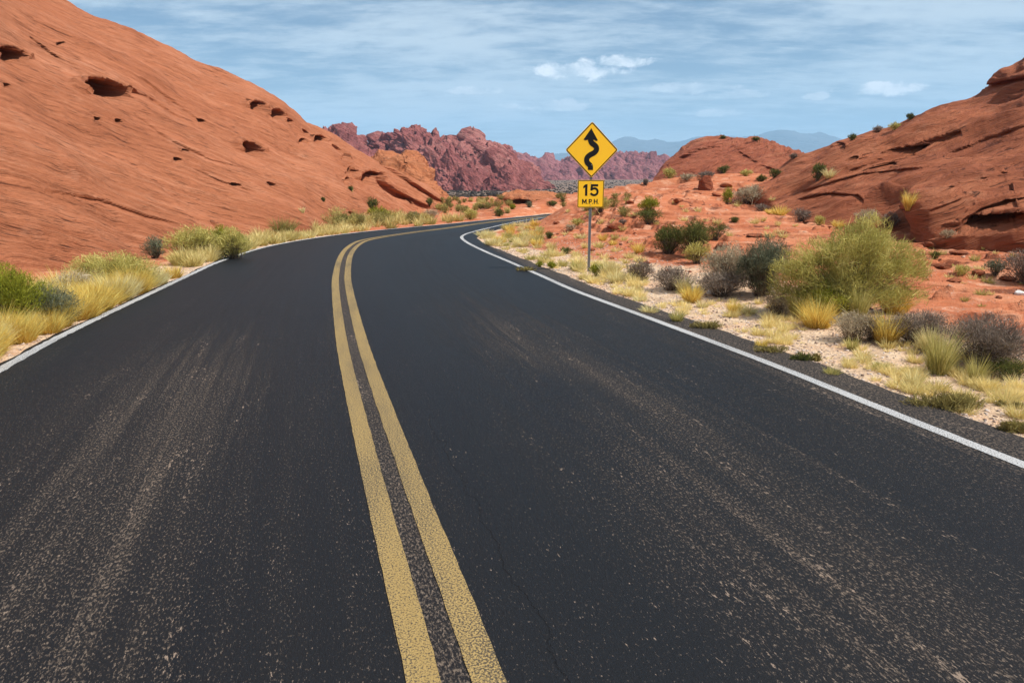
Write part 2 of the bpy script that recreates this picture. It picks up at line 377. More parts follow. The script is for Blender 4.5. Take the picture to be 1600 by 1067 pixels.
def ribbon(name, line, nrm, off, wdt, m, z=0.004, i0=0, i1=None, jit=0.006):
    """painted stripe: follows a line, ragged edges"""
    i1 = i1 or len(line); n = i1 - i0; s = ARC[i0:i1]
    e1 = off - wdt / 2 + fbm(np.stack([s * 9, s * 0 + off, s * 0], -1), 3) * jit; e2 = off + wdt / 2 + fbm(np.stack([s * 9, s * 0 + off + 5, s * 0], -1), 3) * jit
    c = np.stack([line[i0:i1] + nrm[i0:i1] * (e1 + (e2 - e1) * f)[:, None] for f in (0, .5, 1)], 1)
    V = np.concatenate([c, np.full((n, 3, 1), z)], -1)
    base = np.linalg.norm(line[i0:i1] - CEN[i0:i1], axis=1)
    U = np.stack([base + e1, base + (e1 + e2) / 2, base + e2], 1); A = np.repeat(s[:, None], 3, 1)
    o = mesh_obj(name, V.reshape(-1, 3), grid_faces(n, 3), m, attrs={'across': U.ravel(), 'along': A.ravel()}, smooth=True)
    if o.data.polygons[5].normal.z < 0: o.data.flip_normals()
    tag(o, kind='structure'); return o
build_road()
ribbon('yellow_line', CEN, nR, -0.103, 0.112, M_YEL, jit=0.005)
ribbon('yellow_line', CEN, nR, 0.103, 0.112, M_YEL)
ribbon('white_line', RW, nR, 0.0, 0.098, M_WHI)
ribbon('white_line', LW, nR, 0.0, 0.10, M_WHI, jit=0.02)

# ---------------------------------------------------------------- ground: thin-plate surface through sighted points
CP = []
def cz(px, py, z): CP.append(Z(px, py, z))
def cdp(px, py, d): CP.append(P(px, py, d))
def cw(px, z, d): CP.append(PW(px, z, d))
for q in (CEN[::70], RED[::90], LED[::90]):
    for x, y in q:
        if y < 31 and x < 3.5: CP.append(np.array([x, y, 0.0]))
for a in [(1600, 620, 0), (1600, 520, .05), (1600, 470, .12), (1500, 440, .2), (1450, 480, .12), (1250, 500, .05), (1100, 440, .14), (960, 400, .10), (1000, 360, .35), (1200, 390, .32), (1400, 400, .28), (1600, 400, .26), (1100, 330, .76), (1250, 350, .48), (1000, 320, .9), (900, 330, .45), (1050, 300, 1.22), (950, 304, 1.08), (880, 318, .7), (1350, 372, .38), (1800, 420, .25), (2100, 440, .25)]: cz(*a)
for a in [(940, 299, 38), (1000, 289, 40), (1045, 278, 42), (1150, 273, 43), (1215, 268, 40)]: cdp(*a)
for a in [(1330, 1.0, 42), (1450, .4, 30), (1600, .3, 22), (1600, .5, 44), (1900, .3, 20), (2100, .3, 40)]: cw(*a)
for px in (820, 950, 1100, 1300, 1600): cw(px, 0.0, 75); cw(px, -1.2, 140)
for px in (560, 700, 780): cw(px, 0.0, 45); cw(px, 0.0, 60); cw(px, -0.6, 100); cw(px, -0.9, 150)
cw(300, 0, 30); cw(0, 0, 16); cw(-200, 0, 30); cw(-400, 0.2, 60)
for px in (-400, 300, 700, 800, 900, 1000, 1200, 1600, 2000): cw(px, -1.0, 250); cw(px, 2.0, 450); cw(px, 4.9, 650); cw(px, 6.0, 1500); cw(px, 6.0, 5500)
for a in (-100, -60, 60, 100):
    for r in (1.5, 5, 12): CP.append(np.array([math.sin(math.radians(a)) * r, math.cos(math.radians(a)) * r, 0.0 if abs(a) > 60 or r < 6 else 0.2]))
    for r in (60, 300, 3000): CP.append(np.array([math.sin(math.radians(a)) * r, math.cos(math.radians(a)) * r, 1.0]))
CP = np.array(CP)
def warp(x, y): r = np.hypot(x, y); return np.stack([np.arctan2(x, y) * 2.2, np.log(np.maximum(r, .5))], -1)
def tps(r2): return r2 * np.log(r2 + 1e-9) * 0.5
_c = warp(CP[:, 0], CP[:, 1]); _n = len(_c)
_K = tps(((_c[:, None] - _c[None]) ** 2).sum(-1)) + np.eye(_n) * 0.004
_Pm = np.c_[np.ones(_n), _c]; _A = np.block([[_K, _Pm], [_Pm.T, np.zeros((3, 3))]])
_w = np.linalg.solve(_A, np.r_[CP[:, 2], 0, 0, 0])
def ground_raw(xy):
    q = warp(xy[:, 0], xy[:, 1]); out = np.empty(len(q))
    for k in range(0, len(q), 20000):
        s = q[k:k + 20000]; out[k:k + 20000] = tps(((s[:, None] - _c[None]) ** 2).sum(-1)) @ _w[:_n] + _w[_n] + s @ _w[_n + 1:]
    return out
LEDGE_SHADE = [None]
def ground_full(xy):
    z = ground_raw(xy); e = edge_dist(xy); r = np.hypot(xy[:, 0], xy[:, 1])
    p3 = np.c_[xy, np.zeros(len(xy))]
    rough = sstep(0.9, 3.0, e) * (1 - sstep(120, 400, r))
    far = 1 + sstep(25, 60, r) * 1.5
    z = z + rough * (fbm(p3 * 0.22, 3) * 0.20 * far + fbm(p3 * 0.9 + 5, 3) * 0.06)
    # slabby terraces on the red rock to the right, cross-bedded
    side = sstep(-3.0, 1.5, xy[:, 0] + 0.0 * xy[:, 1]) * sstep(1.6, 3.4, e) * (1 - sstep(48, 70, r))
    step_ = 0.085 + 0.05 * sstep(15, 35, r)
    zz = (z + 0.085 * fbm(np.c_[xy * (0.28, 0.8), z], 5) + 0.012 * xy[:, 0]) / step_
    k = np.floor(zz); f = zz - k; tz = (sstep(0.70, 0.84, f) - f) * step_ * 1.7; LEDGE_SHADE[0] = side * sstep(0.62, 0.72, f) * (1 - sstep(0.82, 0.9, f)) * sstep(-.1, .35, fbm(p3 * (0.9, 2.2, 1) + 80 + k[:, None] * 3.1, 3))  # riser mask, broken up by noise, for the painted ledge shadows
    msk = sstep(-0.25, 0.25, fbm(p3 * 0.3 + 40, 3))
    z = z + side * tz * (0.45 + 0.55 * msk)
    z = z + sstep(0.2, 1.2, e) * (1 - sstep(30, 60, r)) * (fbm(p3 * 5 + 3, 3) * 0.016)
    # a low bank on the inside of the far bend
    z = z + 0.42 * sstep(0.9, 2.2, xy[:, 0]) * np.exp(-((xy[:, 1] - 26.5) / 2.0) ** 2) * (1 - sstep(4, 8, xy[:, 0]))
    # bring it down to the road edge
    f = sstep(0.0, 2.2 - 1.0 * sstep(20, 26, xy[:, 1]), e); z = z * f - 0.022 * (1 - f)
    z = np.where(e < 0.02, -0.022 - sstep(0.0, 0.5, -e + 0.02) * 0.15, z)
    return z, e
azs = np.concatenate([np.linspace(-105, -46, 40)[:-1], np.linspace(-46, 46, 760), np.linspace(46, 105, 40)[1:]])
rs = np.exp(np.concatenate([np.linspace(math.log(0.8), math.log(4), 40)[:-1], np.linspace(math.log(4), math.log(62), 470), np.linspace(math.log(62), math.log(7000), 110)[1:]]))
RR, AA = np.meshgrid(rs, np.radians(azs), indexing='ij')
GX = np.c_[(RR * np.sin(AA)).ravel(), (RR * np.cos(AA)).ravel()]
gz, ge = ground_full(GX)
GL = LEDGE_SHADE[0]
GV = np.c_[GX, gz]

def ground_mat():
    m, t, b, out = new_mat('desert_ground')
    g = t.add('ShaderNodeTexCoord').outputs['Object']
    e = t.add('ShaderNodeAttribute', attribute_name='edge').outputs['Fac']
    dist = t.vmath('LENGTH', g)
    n1 = t.noise(g, 0.5, 5, 0.6); n2 = t.noise(g, 5, 6, 0.65); n3 = t.noise(g, 40, 5, 0.7); n4 = t.noise(g, 1.6, 6, 0.62)
    lay = t.noise(t.mapping(g, rot=(0.06, -0.05, 0), scale=(0.7, 1.3, 16)), 1.0, 7, 0.6)
    red = t.ramp(t.math('ADD', t.math('MULTIPLY', n1, 0.45), t.math('MULTIPLY', lay, 0.55)), [(0.3, (0.36, 0.092, 0.040)), (0.5, (0.50, 0.165, 0.076)), (0.7, (0.62, 0.27, 0.145))])
    red = t.mix(t.math('MULTIPLY', t.step(n4, 0.52, 0.70), 0.7), red, (0.68, 0.39, 0.25))
    red = t.mix(t.math('MULTIPLY', t.step(n2, 0.56, 0.72), 0.35), red, (0.22, 0.07, 0.04))
    sand = t.ramp(n2, [(0.3, (0.46, 0.30, 0.19)), (0.5, (0.64, 0.455, 0.30)), (0.7, (0.76, 0.58, 0.40))])
    sand = t.mix(t.math('MULTIPLY', t.step(n4, 0.45, 0.65), 0.6), sand, (0.66, 0.38, 0.22))
    v = t.add('ShaderNodeTexVoronoi'); t.put(v.inputs['Vector'], g); v.inputs['Scale'].default_value = 38
    sc = t.add('ShaderNodeSeparateColor'); t.put(sc.inputs[0], v.outputs['Color'])
    peb = t.math('MULTIPLY', t.step(sc.outputs[0], 0.55, 0.6), t.step(v.outputs['Distance'], 0.5, 0.3))
    pebc = t.ramp(sc.outputs[1], [(0.0, (0.16, 0.11, 0.09)), (0.4, (0.42, 0.30, 0.24)), (0.7, (0.62, 0.50, 0.45)), (1.0, (0.80, 0.70, 0.62))])
    nearroad = t.step(t.math('ADD', e, t.math('MULTIPLY', n4, 1.2)), 2.6, 0.9)
    sand = t.mix(t.math('MULTIPLY', peb, t.math('MULTIPLY', nearroad, 0.85)), sand, pebc)
    we = t.math('ADD', e, t.math('MULTIPLY', t.math('SUBTRACT', t.noise(g, 0.8, 5, 0.65), 0.5), 3.2))
    led_shade = t.add('ShaderNodeAttribute', attribute_name='ledge').outputs['Fac']
    red = t.mix(t.math('MULTIPLY', led_shade, 0.8), red, (0.11, 0.036, 0.022))  # thin shadow lines of the ledges, painted into the rock colour
    c = t.mix(t.step(we, 1.9, 2.9), sand, red)
    # scattered small stones lie on the red rock too
    stone = t.math('MULTIPLY', t.math('MULTIPLY', t.step(sc.outputs[2], 0.82, 0.86), t.step(v.outputs['Distance'], 0.45, 0.25)), t.step(n4, 0.42, 0.6))
    c = t.mix(t.math('MULTIPLY', stone, 0.7), c, pebc)
    plain_c = t.ramp(t.noise(t.mapping(g, scale=(0.3, 1, 1)), 0.08, 6, 0.65), [(0.35, (0.13, 0.095, 0.075)), (0.55, (0.20, 0.14, 0.105)), (0.7, (0.33, 0.17, 0.115))])
    c = t.mix(t.step(t.math('ADD', dist, t.math('MULTIPLY', n1, 40)), 95, 150), c, plain_c)
    t.put(b.inputs['Base Color'], c); b.inputs['Roughness'].default_value = 0.95; b.inputs['Specular IOR Level'].default_value = 0.12
    h = t.math('ADD', t.math('MULTIPLY', n2, 0.5), t.math('MULTIPLY', n3, 0.25)); h = t.math('ADD', h, t.math('MULTIPLY', lay, 0.9)); h = t.math('ADD', h, t.math('MULTIPLY', peb, 0.12))
    t.put(b.inputs['Normal'], t.bump(h, 0.9, 0.08))
    return m
M_GROUND = ground_mat()
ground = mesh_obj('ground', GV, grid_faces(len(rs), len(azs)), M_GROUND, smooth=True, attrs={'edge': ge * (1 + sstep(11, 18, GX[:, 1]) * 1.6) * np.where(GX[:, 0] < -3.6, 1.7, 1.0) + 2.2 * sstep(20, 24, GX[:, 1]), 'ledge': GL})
if ground.data.polygons[1000].normal.z < 0: ground.data.flip_normals()
tag(ground, kind='structure')

# ---------------------------------------------------------------- hills: a sheet from base line to crest line and down the back
def bedding(V, nrm, freq, amp, seed=0, warpamp=0.35):
    n = np.array(nrm) / np.linalg.norm(nrm)
    s = V @ n + warpamp * fbm(V * 0.10 + seed, 3)
    tot = 0
    for f, a in ((freq, 1.0), (freq * 2.7, 0.5), (freq * 6.1, 0.25)):
        along = V - (V @ n)[:, None] * n
        k = s * f; i = np.floor(k); fr = k - i
        act = sstep(-0.05, 0.35, perlin(along * (0.25 * f ** 0.5) + (i * 7.7)[:, None]))
        tot = tot + a * (sstep(0.0, 0.85, fr) - sstep(0.85, 1.0, fr)) * act
    return tot * amp
def hill(name, base, crest, nu, nv, mat, k=0.5, back=12.0, drop=6.0, skirt=1.2, disp=None, holes=(), creases=(), jag=False, uw=None, kind='structure', origin=None, roof=0.20):
    U = np.linspace(0, 1, nu) if uw is None else uw(nu)
    def at_u(pts, sm=True):
        c = curve(pts, 1500, sm); return np.stack([np.interp(U, np.linspace(0, 1, 1500), c[:, q]) for q in range(3)], 1)
    B = at_u(base); C = at_u(crest, not jag)
    ns, nb = 6, max(10, nv // 8)
    rows = []
    hor = C - B; hor[:, 2] = 0; hu = unit(hor)
    for i in range(ns): f = 1 - i / ns; rows.append(B - hu * 0.15 * f * skirt + np.array([0, 0, -1]) * skirt * f)
    for v in np.linspace(0, 1, nv):
        a = v * math.pi / 2
        fh = (1 - k) * v + k * (1 - math.cos(a)); fz = (1 - k) * v + k * math.sin(a)
        p = B + (C - B) * fh; p[:, 2] = B[:, 2] + (C[:, 2] - B[:, 2]) * fz; rows.append(p)
    for i in range(1, nb + 1):
        f = i / nb; rows.append(C + hu * back * f + np.array([0, 0, -1]) * (drop * f ** 2))
    V = np.stack(rows, 1); n2 = V.shape[1]
    du = np.gradient(V, axis=0); dv = np.gradient(V, axis=1); N = unit(np.cross(du, dv))
    toc = np.array([0, 0, 60.0]) - V
    if (N * toc).sum() < 0: N = -N
    Vf = V.reshape(-1, 3).copy(); Nf = N.reshape(-1, 3)
    mainm = np.ones((nu, n2)); mainm[:, :ns] = 0.3; mainm *= (0.15 + 0.85 * sstep(0, 0.10, U) * sstep(0, 0.10, 1 - U))[:, None]; mainm = mainm.ravel()
    if disp is not None: Vf = Vf + Nf * (disp(Vf, Nf) * mainm)[:, None]
    px, py = proj(Vf)
    wob_ = fbm(np.stack([px * 0.05, py * 0.05, px * 0], -1), 3)
    inw = -Nf.copy(); inw[:, 2] = 0; inw = unit(inw); inw[:, 2] = roof; inw = unit(inw)
    ok = np.zeros((nu, n2), bool); ok[:, ns:ns + nv + 1] = True; ok = ok.ravel()
    for hx, hy, rx, ry, ang, dep in holes:
        a = math.radians(ang); dx, dy = px - hx, py - hy
        q = np.sqrt(((dx * math.cos(a) + dy * math.sin(a)) / rx) ** 2 + ((-dx * math.sin(a) + dy * math.cos(a)) / ry) ** 2) + wob_ * 0.18
        amt = (1 - sstep(0.90, 1.03, q)) * ok; dep = dep * 1.7; lip = np.exp(-((q - 1.3) / 0.3) ** 2) * ok * (dy < 0)
        Vf = Vf + inw * (amt * dep)[:, None] + Nf * (lip * dep * 0.03)[:, None]
    for pts, wd, dep in creases:     # undercut ledges: the rock below the line is set back
        pts = np.array(pts, float); best = np.full(len(px), 1e9); side = np.zeros(len(px)); tt = np.zeros(len(px))
        for j in range(len(pts) - 1):
            a, b = pts[j], pts[j + 1]; ab = b - a; L2 = ab @ ab
            t = np.clip(((px - a[0]) * ab[0] + (py - a[1]) * ab[1]) / L2, 0, 1)
            cx, cy = a[0] + ab[0] * t, a[1] + ab[1] * t; d = np.hypot(px - cx, py - cy)
            s = np.where(py > cy, 1, -1); up = d < best; best = np.where(up, d, best); side = np.where(up, s, side); tt = np.where(up, (j + t) / (len(pts) - 1), tt)
        taper = np.sin(np.clip(tt, 0, 1) * math.pi) ** 0.4
        sd = best * side / (wd * (1 + 0.5 * wob_))
        amt = sstep(-0.05, 0.10, sd) * (1 - sstep(0.35, 1.5, sd)) * taper * ok
        bul = np.exp(-((sd + 0.55) / 0.5) ** 2) * taper * ok
        Vf = Vf + inw * (amt * dep * 0.65)[:, None] + Nf * (bul * dep * 0.14)[:, None]
    o = mesh_obj(name, Vf, grid_faces(nu, n2), mat, smooth=True)
    me = o.data; nn = np.empty(len(me.polygons) * 3, np.float32); me.polygons.foreach_get('normal', nn)
    cc = np.empty(len(me.polygons) * 3, np.float32); me.polygons.foreach_get('center', cc)
    nn = nn.reshape(-1, 3); cc = cc.reshape(-1, 3)
    if (nn * (np.array([0, 0, 60.0]) - cc)).sum() < 0: me.flip_normals()
    if kind: tag(o, kind=kind)
    return o
C_RED = [(0.30, 0.093, 0.041), (0.43, 0.152, 0.072), (0.55, 0.238, 0.132)]
def surf_pt(base, crest, k, px, py):
    """point of the smooth hill sheet seen at a spot"""
    B, C = curve(base, 500), curve(crest, 500); v = np.linspace(0, 1, 200)[None, :, None]; a = v * math.pi / 2
    Q = B[:, None] + (C - B)[:, None] * ((1 - k) * v + k * (1 - np.cos(a))); fz = ((1 - k) * v + k * np.sin(a))[..., 0]
    Q[..., 2] = B[:, None, 2] + (C[:, 2] - B[:, 2])[:, None] * fz
    x, y = proj(Q); i = np.unravel_index(np.argmin((x - px) ** 2 + (y - py) ** 2 + 1e6 * (Q[..., 1] < 3)), x.shape); return Q[i]
# --- left sandstone hill
lb = [np.array([-9.5, -14, 0.0]), np.array([-9.0, -4, 0.0]), np.array([-9.3, 4, 0.0]), Z(-60, 452), Z(60, 430), Z(150, 412), Z(240, 396), Z(330, 383), Z(420, 371), Z(500, 358), Z(570, 345), Z(640, 334), Z(690, 326), Z(712, 321)]
lc = [np.array([-42., -16, 17.]), np.array([-40., -4, 17.]), np.array([-38., 8, 16.5]), P(-260, -190, 32), P(-80, -96, 34), P(90, -2, 36), P(215, 55, 38), P(330, 112, 39), P(400, 148, 40), P(470, 190, 41), P(540, 233, 43), P(610, 276, 45), P(665, 303, 46), P(712, 320, 47)]
d1 = surf_pt(lb, lc, .42, 360, 335) - surf_pt(lb, lc, .42, 40, 215); nl = np.cross(d1, np.array([-1, 0.25, 0.10])); nl = nl / np.linalg.norm(nl); nl = nl if nl[2] > 0 else -nl
ML = rock_mat('red_sandstone', C_RED, tuple(nl), 1.0, 13.0, 1.0, vamt=0.85)
def dl(V, N):
    d = fbm(V * 0.09, 3) * 0.9 + fbm(V * (0.35, 0.35, 0.5) + 9, 3) * 0.14
    r = np.hypot(V[:, 0], V[:, 1])
    return d + bedding(V, nl, 1.5, 0.115, 3) * (0.5 + 0.5 * sstep(-.3, .4, fbm(V * 0.15 + 70, 3))) + fbm(V * 2.5, 3) * 0.02
holes_l = [(22, 92, 27, 8, 17, 3.4), (172, 146, 40, 10.5, 17, 3.8), (11, 135, 6, 2.2, 20, .6), (152, 187, 6, 2, 18, .6), (185, 190, 6, 2, 18, .6), (315, 190, 6, 2, 18, .6), (292, 237, 8, 2, 12, .6), (277, 250, 7, 2, 15, .6),
           (397, 237, 23, 7.5, 27, 3.2), (404, 169, 15, 6, 14, 3.2), (434, 181, 11, 6, 18, 3.2), (453, 190, 5, 2.6, 25, 1.2), (473, 223, 6, 5, 10, 1.2), (501, 221, 10, 6.5, 15, 2.4), (478, 208, 7, 2, 40, .8), (494, 218, 4, 3, 10, .8),
           (540, 249, 6, 5.5, 10, 2.0), (546, 270, 5, 7, 0, 2), (541, 284, 3, 6, 0, 1.4), (556, 271, 4, 3, 0, 1.0), (580, 281, 15, 11, 12, 3.6), (647, 320, 5, 3, 30, 1.0), (370, 290, 9, 2, 14, .6), (425, 289, 9, 2, 20, .6), (95, 70, 7, 3, 0, .5), (70, 76, 28, 1.6, 35, .5)]
cre_l = [([(592, 272), (606, 290), (622, 300), (645, 312), (675, 326)], 7, 0.9), ([(520, 225), (540, 240), (552, 262), (560, 282)], 4, 0.5), ([(597, 246), (600, 256), (640, 282), (680, 308), (700, 320)], 5, 0.7),
         ([(70, 297), (160, 313), (230, 338), (290, 352)], 5, .13), ([(330, 345), (350, 362), (360, 372)], 4, .25), ([(110, 95), (140, 128), (230, 150), (290, 190)], 4, .16), ([(545, 330), (560, 338), (580, 345)], 4, .3), ([(220, 120), (260, 150), (320, 195)], 3, .15), ([(200, 170), (260, 215), (330, 250), (380, 262)], 3, .12), ([(300, 262), (350, 285), (400, 300)], 3, .12)]
def uwl(n):   # denser where the photograph looks
    a = np.linspace(0, 1, n); x = np.array([0, 0.06, 1.0]); y = np.array([0, 3 / 13, 1.0]); return np.interp(a, x, y)
hill('hill', lb, lc, 900, 430, ML, k=0.42, back=25, drop=5, disp=dl, holes=holes_l, creases=cre_l, uw=uwl)
# --- rounded rocks at the far end of the left hill
nb_ = (0.25, -0.1, 0.96)
MB_ = rock_mat('layered_orange_sandstone', [(0.34, 0.10, 0.04), (0.46, 0.16, 0.068), (0.55, 0.23, 0.11)], nb_, 0.6, 14.0, 1.3, vamt=0.7)
def dr(V, N): return fbm(V * 0.25, 3) * 0.5 + bedding(V, nb_, 1.1, 0.28, 8) + fbm(V * 1.2, 3) * 0.10
hill('rock_outcrop', [P(560, 300, 52), P(600, 306, 50), P(650, 318, 49), P(680, 324, 48), P(690, 326, 50)], [P(575, 262, 60), P(590, 247, 60), P(606, 238, 60), P(626, 241, 61), P(636, 236, 62), P(652, 240, 62), P(664, 256, 62), P(672, 278, 61), P(676, 300, 60), P(690, 322, 56)], 260, 130, MB_, k=0.75, back=14, drop=8, disp=dr,
     creases=[([(628, 240), (632, 256), (626, 268)], 4, 0.9), ([(655, 250), (664, 270), (668, 285)], 5, .8)])
hill('rock_outcrop', [P(628, 312, 44), P(655, 322, 43), P(690, 330, 41), P(706, 325, 42)], [P(634, 292, 49), P(650, 282, 50), P(664, 282, 50), P(675, 290, 50), P(686, 300, 50), P(697, 311, 49), P(706, 322, 47)], 200, 90, MB_, k=0.7, back=7, drop=3, disp=dr,
     creases=[([(636, 294), (655, 298), (672, 294)], 4, 0.6), ([(676, 296), (690, 310), (700, 318)], 4, .5)])
# --- low rock with a cave beside the far bend
hill('rock_outcrop', [P(765, 330, 42), P(790, 330, 41), P(820, 330, 40), P(850, 329, 40), P(885, 326, 40), P(915, 322, 41)], [P(772, 318, 46), P(786, 307, 47), P(808, 300, 48), P(835, 298, 48), P(860, 301, 47), P(885, 307, 46), P(915, 314, 45)], 260, 110, MB_, k=0.8, back=9, drop=2.5, disp=lambda V, N: dr(V, N) * 0.5,
     holes=[(812, 320, 25, 7, 4, 1.8), (852, 317, 14, 3.0, 6, .6)], roof=0.02)
# --- dome hill
nd = (-0.3, 0.0, 0.95)
MD = rock_mat('dark_red_sandstone', [(0.25, 0.065, 0.034), (0.36, 0.105, 0.052), (0.46, 0.17, 0.09)], nd, 0.5, 12.0, 1.3, vamt=0.7)
hill('hill', [P(1020, 283, 52), P(1060, 290, 49), P(1110, 292, 47), P(1180, 288, 47), P(1230, 276, 49), P(1275, 268, 52)], [P(1036, 270, 60), P(1050, 250, 63), P(1066, 238, 64), P(1085, 227, 65), P(1103, 220, 66), P(1130, 219, 66), P(1155, 220, 66), P(1182, 224, 66), P(1205, 229, 66), P(1232, 239, 65), P(1262, 250, 63)], 420, 190, MD, k=0.7, back=20, drop=8, disp=lambda V, N: fbm(V * 0.12, 3) * 0.35 + bedding(V, nd, 0.9, 0.26, 8) + fbm(V * 0.9, 4) * 0.08,
     creases=[([(1055, 252), (1075, 240), (1105, 232), (1125, 230)], 5, 0.9), ([(1045, 262), (1062, 250)], 5, .8), ([(1140, 222), (1160, 240), (1190, 258), (1215, 266)], 12, .5)])
# --- right sandstone hill
rb = [P(1150, 300, 31), P(1195, 318, 25), P(1240, 340, 21), P(1300, 354, 18.5), P(1375, 364, 17), P(1430, 374, 15.5), P(1500, 384, 14.6), P(1620, 392, 13.6), P(1800, 400, 13), np.array([17., 8, .6]), np.array([18., -4, .6]), np.array([18., -14, .6])]
rc = [P(1215, 266, 41), P(1245, 254, 42), P(1290, 240, 42), P(1340, 219, 41), P(1385, 206, 40), P(1430, 182, 39), P(1490, 158, 38), P(1535, 143, 37.5), P(1600, 94, 36), P(1720, 30, 34), P(1900, -70, 32), np.array([38., 10, 15.]), np.array([40., -14, 15.])]
d2 = surf_pt(rb, rc, .40, 1570, 215) - surf_pt(rb, rc, .40, 1320, 300); nr_ = np.cross(d2, np.array([0.3, 1.0, 0.02])); nr_ = nr_ / np.linalg.norm(nr_); nr_ = nr_ if nr_[2] > 0 else -nr_
MR = rock_mat('brown_red_sandstone', [(0.21, 0.060, 0.029), (0.34, 0.104, 0.047), (0.47, 0.175, 0.086)], tuple(nr_), 0.9, 9.0, 1.3, vamt=0.75, pale=(0.50, 0.24, 0.14))
def drr(V, N):
    return fbm(V * 0.10 + 30, 3) * 1.0 + fbm(V * 0.4 + 9, 3) * 0.22 + bedding(V, nr_, 0.9, 0.26, 13) + fbm(V * 2.2, 3) * 0.025
holes_r = [(1330, 251, 12, 3, -25, .6), (1375, 262, 26, 4, -12, .8), (1500, 285, 30, 2.5, -15, .3), (1405, 243, 34, 6, -16, 1.3), (1312, 229, 9, 6, 0, .6)]
cre_r = [([(1325, 268), (1370, 252), (1420, 234), (1470, 216), (1500, 204)], 8, .55), ([(1535, 135), (1570, 128), (1620, 118)], 7, .6), ([(1495, 158), (1520, 148)], 5, .5), ([(1245, 312), (1290, 303), (1340, 306), (1350, 316)], 5, .3), ([(1250, 300), (1300, 285), (1350, 272), (1440, 262)], 4, .25), ([(1460, 250), (1540, 218), (1620, 190)], 5, .22)]
hill('hill', rb, rc, 760, 360, MR, k=0.40, back=22, drop=5, disp=drr, holes=holes_r, creases=cre_r, uw=lambda n: np.interp(np.linspace(0, 1, n), [0, 0.92, 1], [0, 0.76, 1]))
# --- bulky rounded outcrop with an undercut foot, at the near end of the right hill
def dbo(V, N): return fbm(V * 0.35 + 12, 3) * 0.30 + bedding(V, nr_, 1.6, 0.12, 17) + fbm(V * 2.4, 3) * 0.02
hill('rock_outcrop', [P(1424, 364, 15.6), P(1436, 372, 14.9), P(1470, 378, 14.3), P(1530, 382, 13.9), P(1600, 382, 13.5), P(1700, 386, 13.2), P(1800, 388, 13.2)],
     [P(1424, 322, 17.4), P(1430, 300, 17.8), P(1448, 284, 18.2), P(1490, 268, 18.6), P(1550, 254, 19.0), P(1620, 236, 19.6), P(1800, 196, 21)], 360, 200, MR, k=0.9, back=5, drop=2.5, disp=dbo,
     holes=[(1556, 352, 62, 13, -9, 1.5), (1462, 296, 7, 2, -20, .3)], creases=[([(1500, 352), (1530, 330), (1570, 316), (1630, 306)], 12, .7), ([(1470, 300), (1520, 284), (1600, 262)], 4, .22), ([(1452, 330), (1500, 312), (1540, 300)], 4, .15)], roof=0.25)
# --- distant jagged ridges
def billow(p, oct=4, lac=2.1, g=0.5):
    r = 0; a = 1
    for k in range(oct): r = r + a * (np.abs(perlin(p + k * 9.1)) * 2 - 0.55); p = p * lac; a *= g
    return r
def craggy(nrm, amp, fr, tower=0.0, crest_cut=None):
    """rounded, jointed towers: bulges parted by narrow clefts, with tilted ribs"""
    n = np.array(nrm) / np.linalg.norm(nrm); T = np.array([n[2], 0, -n[0]])
    def f(V, N):
        W_ = np.stack([V @ T * 0.45, V[:, 1] * 0.8, V @ n * 1.25], -1)          # ribs run along the dip
        r1 = billow(W_ * fr + 3, 5, 2.2, 0.52) * amp
        r2 = billow(np.stack([V[:, 0] * fr * 1.6, V[:, 1] * fr * 1.6, V[:, 2] * fr * 0.45], -1) + 31, 4) * amp * tower
        return r1 + r2
    return f
nm = (0.52, 0.1, 0.85)
MM = rock_mat('weathered_purple_red_rock', [(0.18, 0.048, 0.048), (0.37, 0.122, 0.108), (0.55, 0.255, 0.215)], nm, 0.16, 3.0, 2.2, varnish=(0.055, 0.024, 0.032), vamt=0.85, pale=(0.40, 0.18, 0.14))
sil = [(440, 215), (470, 208), (500, 212), (520, 209), (535, 204), (548, 208), (558, 220), (572, 233), (582, 240), (588, 227), (594, 230), (602, 244), (606, 222), (612, 216), (619, 206), (632, 208), (645, 205), (652, 210), (664, 215), (672, 210), (686, 213), (697, 226), (703, 224), (706, 212), (714, 212), (722, 224), (732, 226), (744, 221), (753, 220), (768, 229), (780, 238), (792, 246), (806, 258), (820, 272), (835, 284), (850, 295)]
hill('rock_ridge', [P(430, 303, 240), P(600, 302, 240), P(720, 300, 235), P(800, 298, 240), P(835, 296.5, 255), P(870, 294, 290)], [P(a, b - 3 - 7 * math.exp(-((a - 535) / 25) ** 2) - 5 * math.exp(-((a - 650) / 50) ** 2), 315 - (a - 440) * 0.02) for a, b in sil], 760, 240, MM, k=0.25, back=70, drop=35, skirt=5, disp=craggy(nm, 3.8, 0.062, 0.9), jag=True)
MM2 = rock_mat('far_pink_purple_rock', [(0.18, 0.058, 0.072), (0.34, 0.125, 0.130), (0.48, 0.22, 0.205)], nm, 0.09, 3.0, 2.2, varnish=(0.085, 0.035, 0.055), vamt=0.85, pale=(0.44, 0.21, 0.18))
sil2 = [(690, 240), (740, 232), (760, 228), (775, 236), (790, 234), (802, 240), (815, 240), (830, 246), (845, 250), (858, 249), (870, 253), (885, 250), (905, 246), (925, 246), (940, 240), (955, 240), (968, 238), (985, 238), (998, 242), (1008, 241), (1020, 247), (1034, 249), (1044, 260), (1060, 268), (1085, 276)]
hill('rock_ridge', [P(680, 290, 520), P(800, 288, 520), P(900, 284, 560), P(980, 282, 580), P(1040, 281, 600), P(1100, 281, 620)], [P(a, b - 3, 690) for a, b in sil2], 620, 170, MM2, k=0.25, back=150, drop=60, skirt=12, disp=craggy(nm, 6.5, 0.032, 0.7), jag=True)
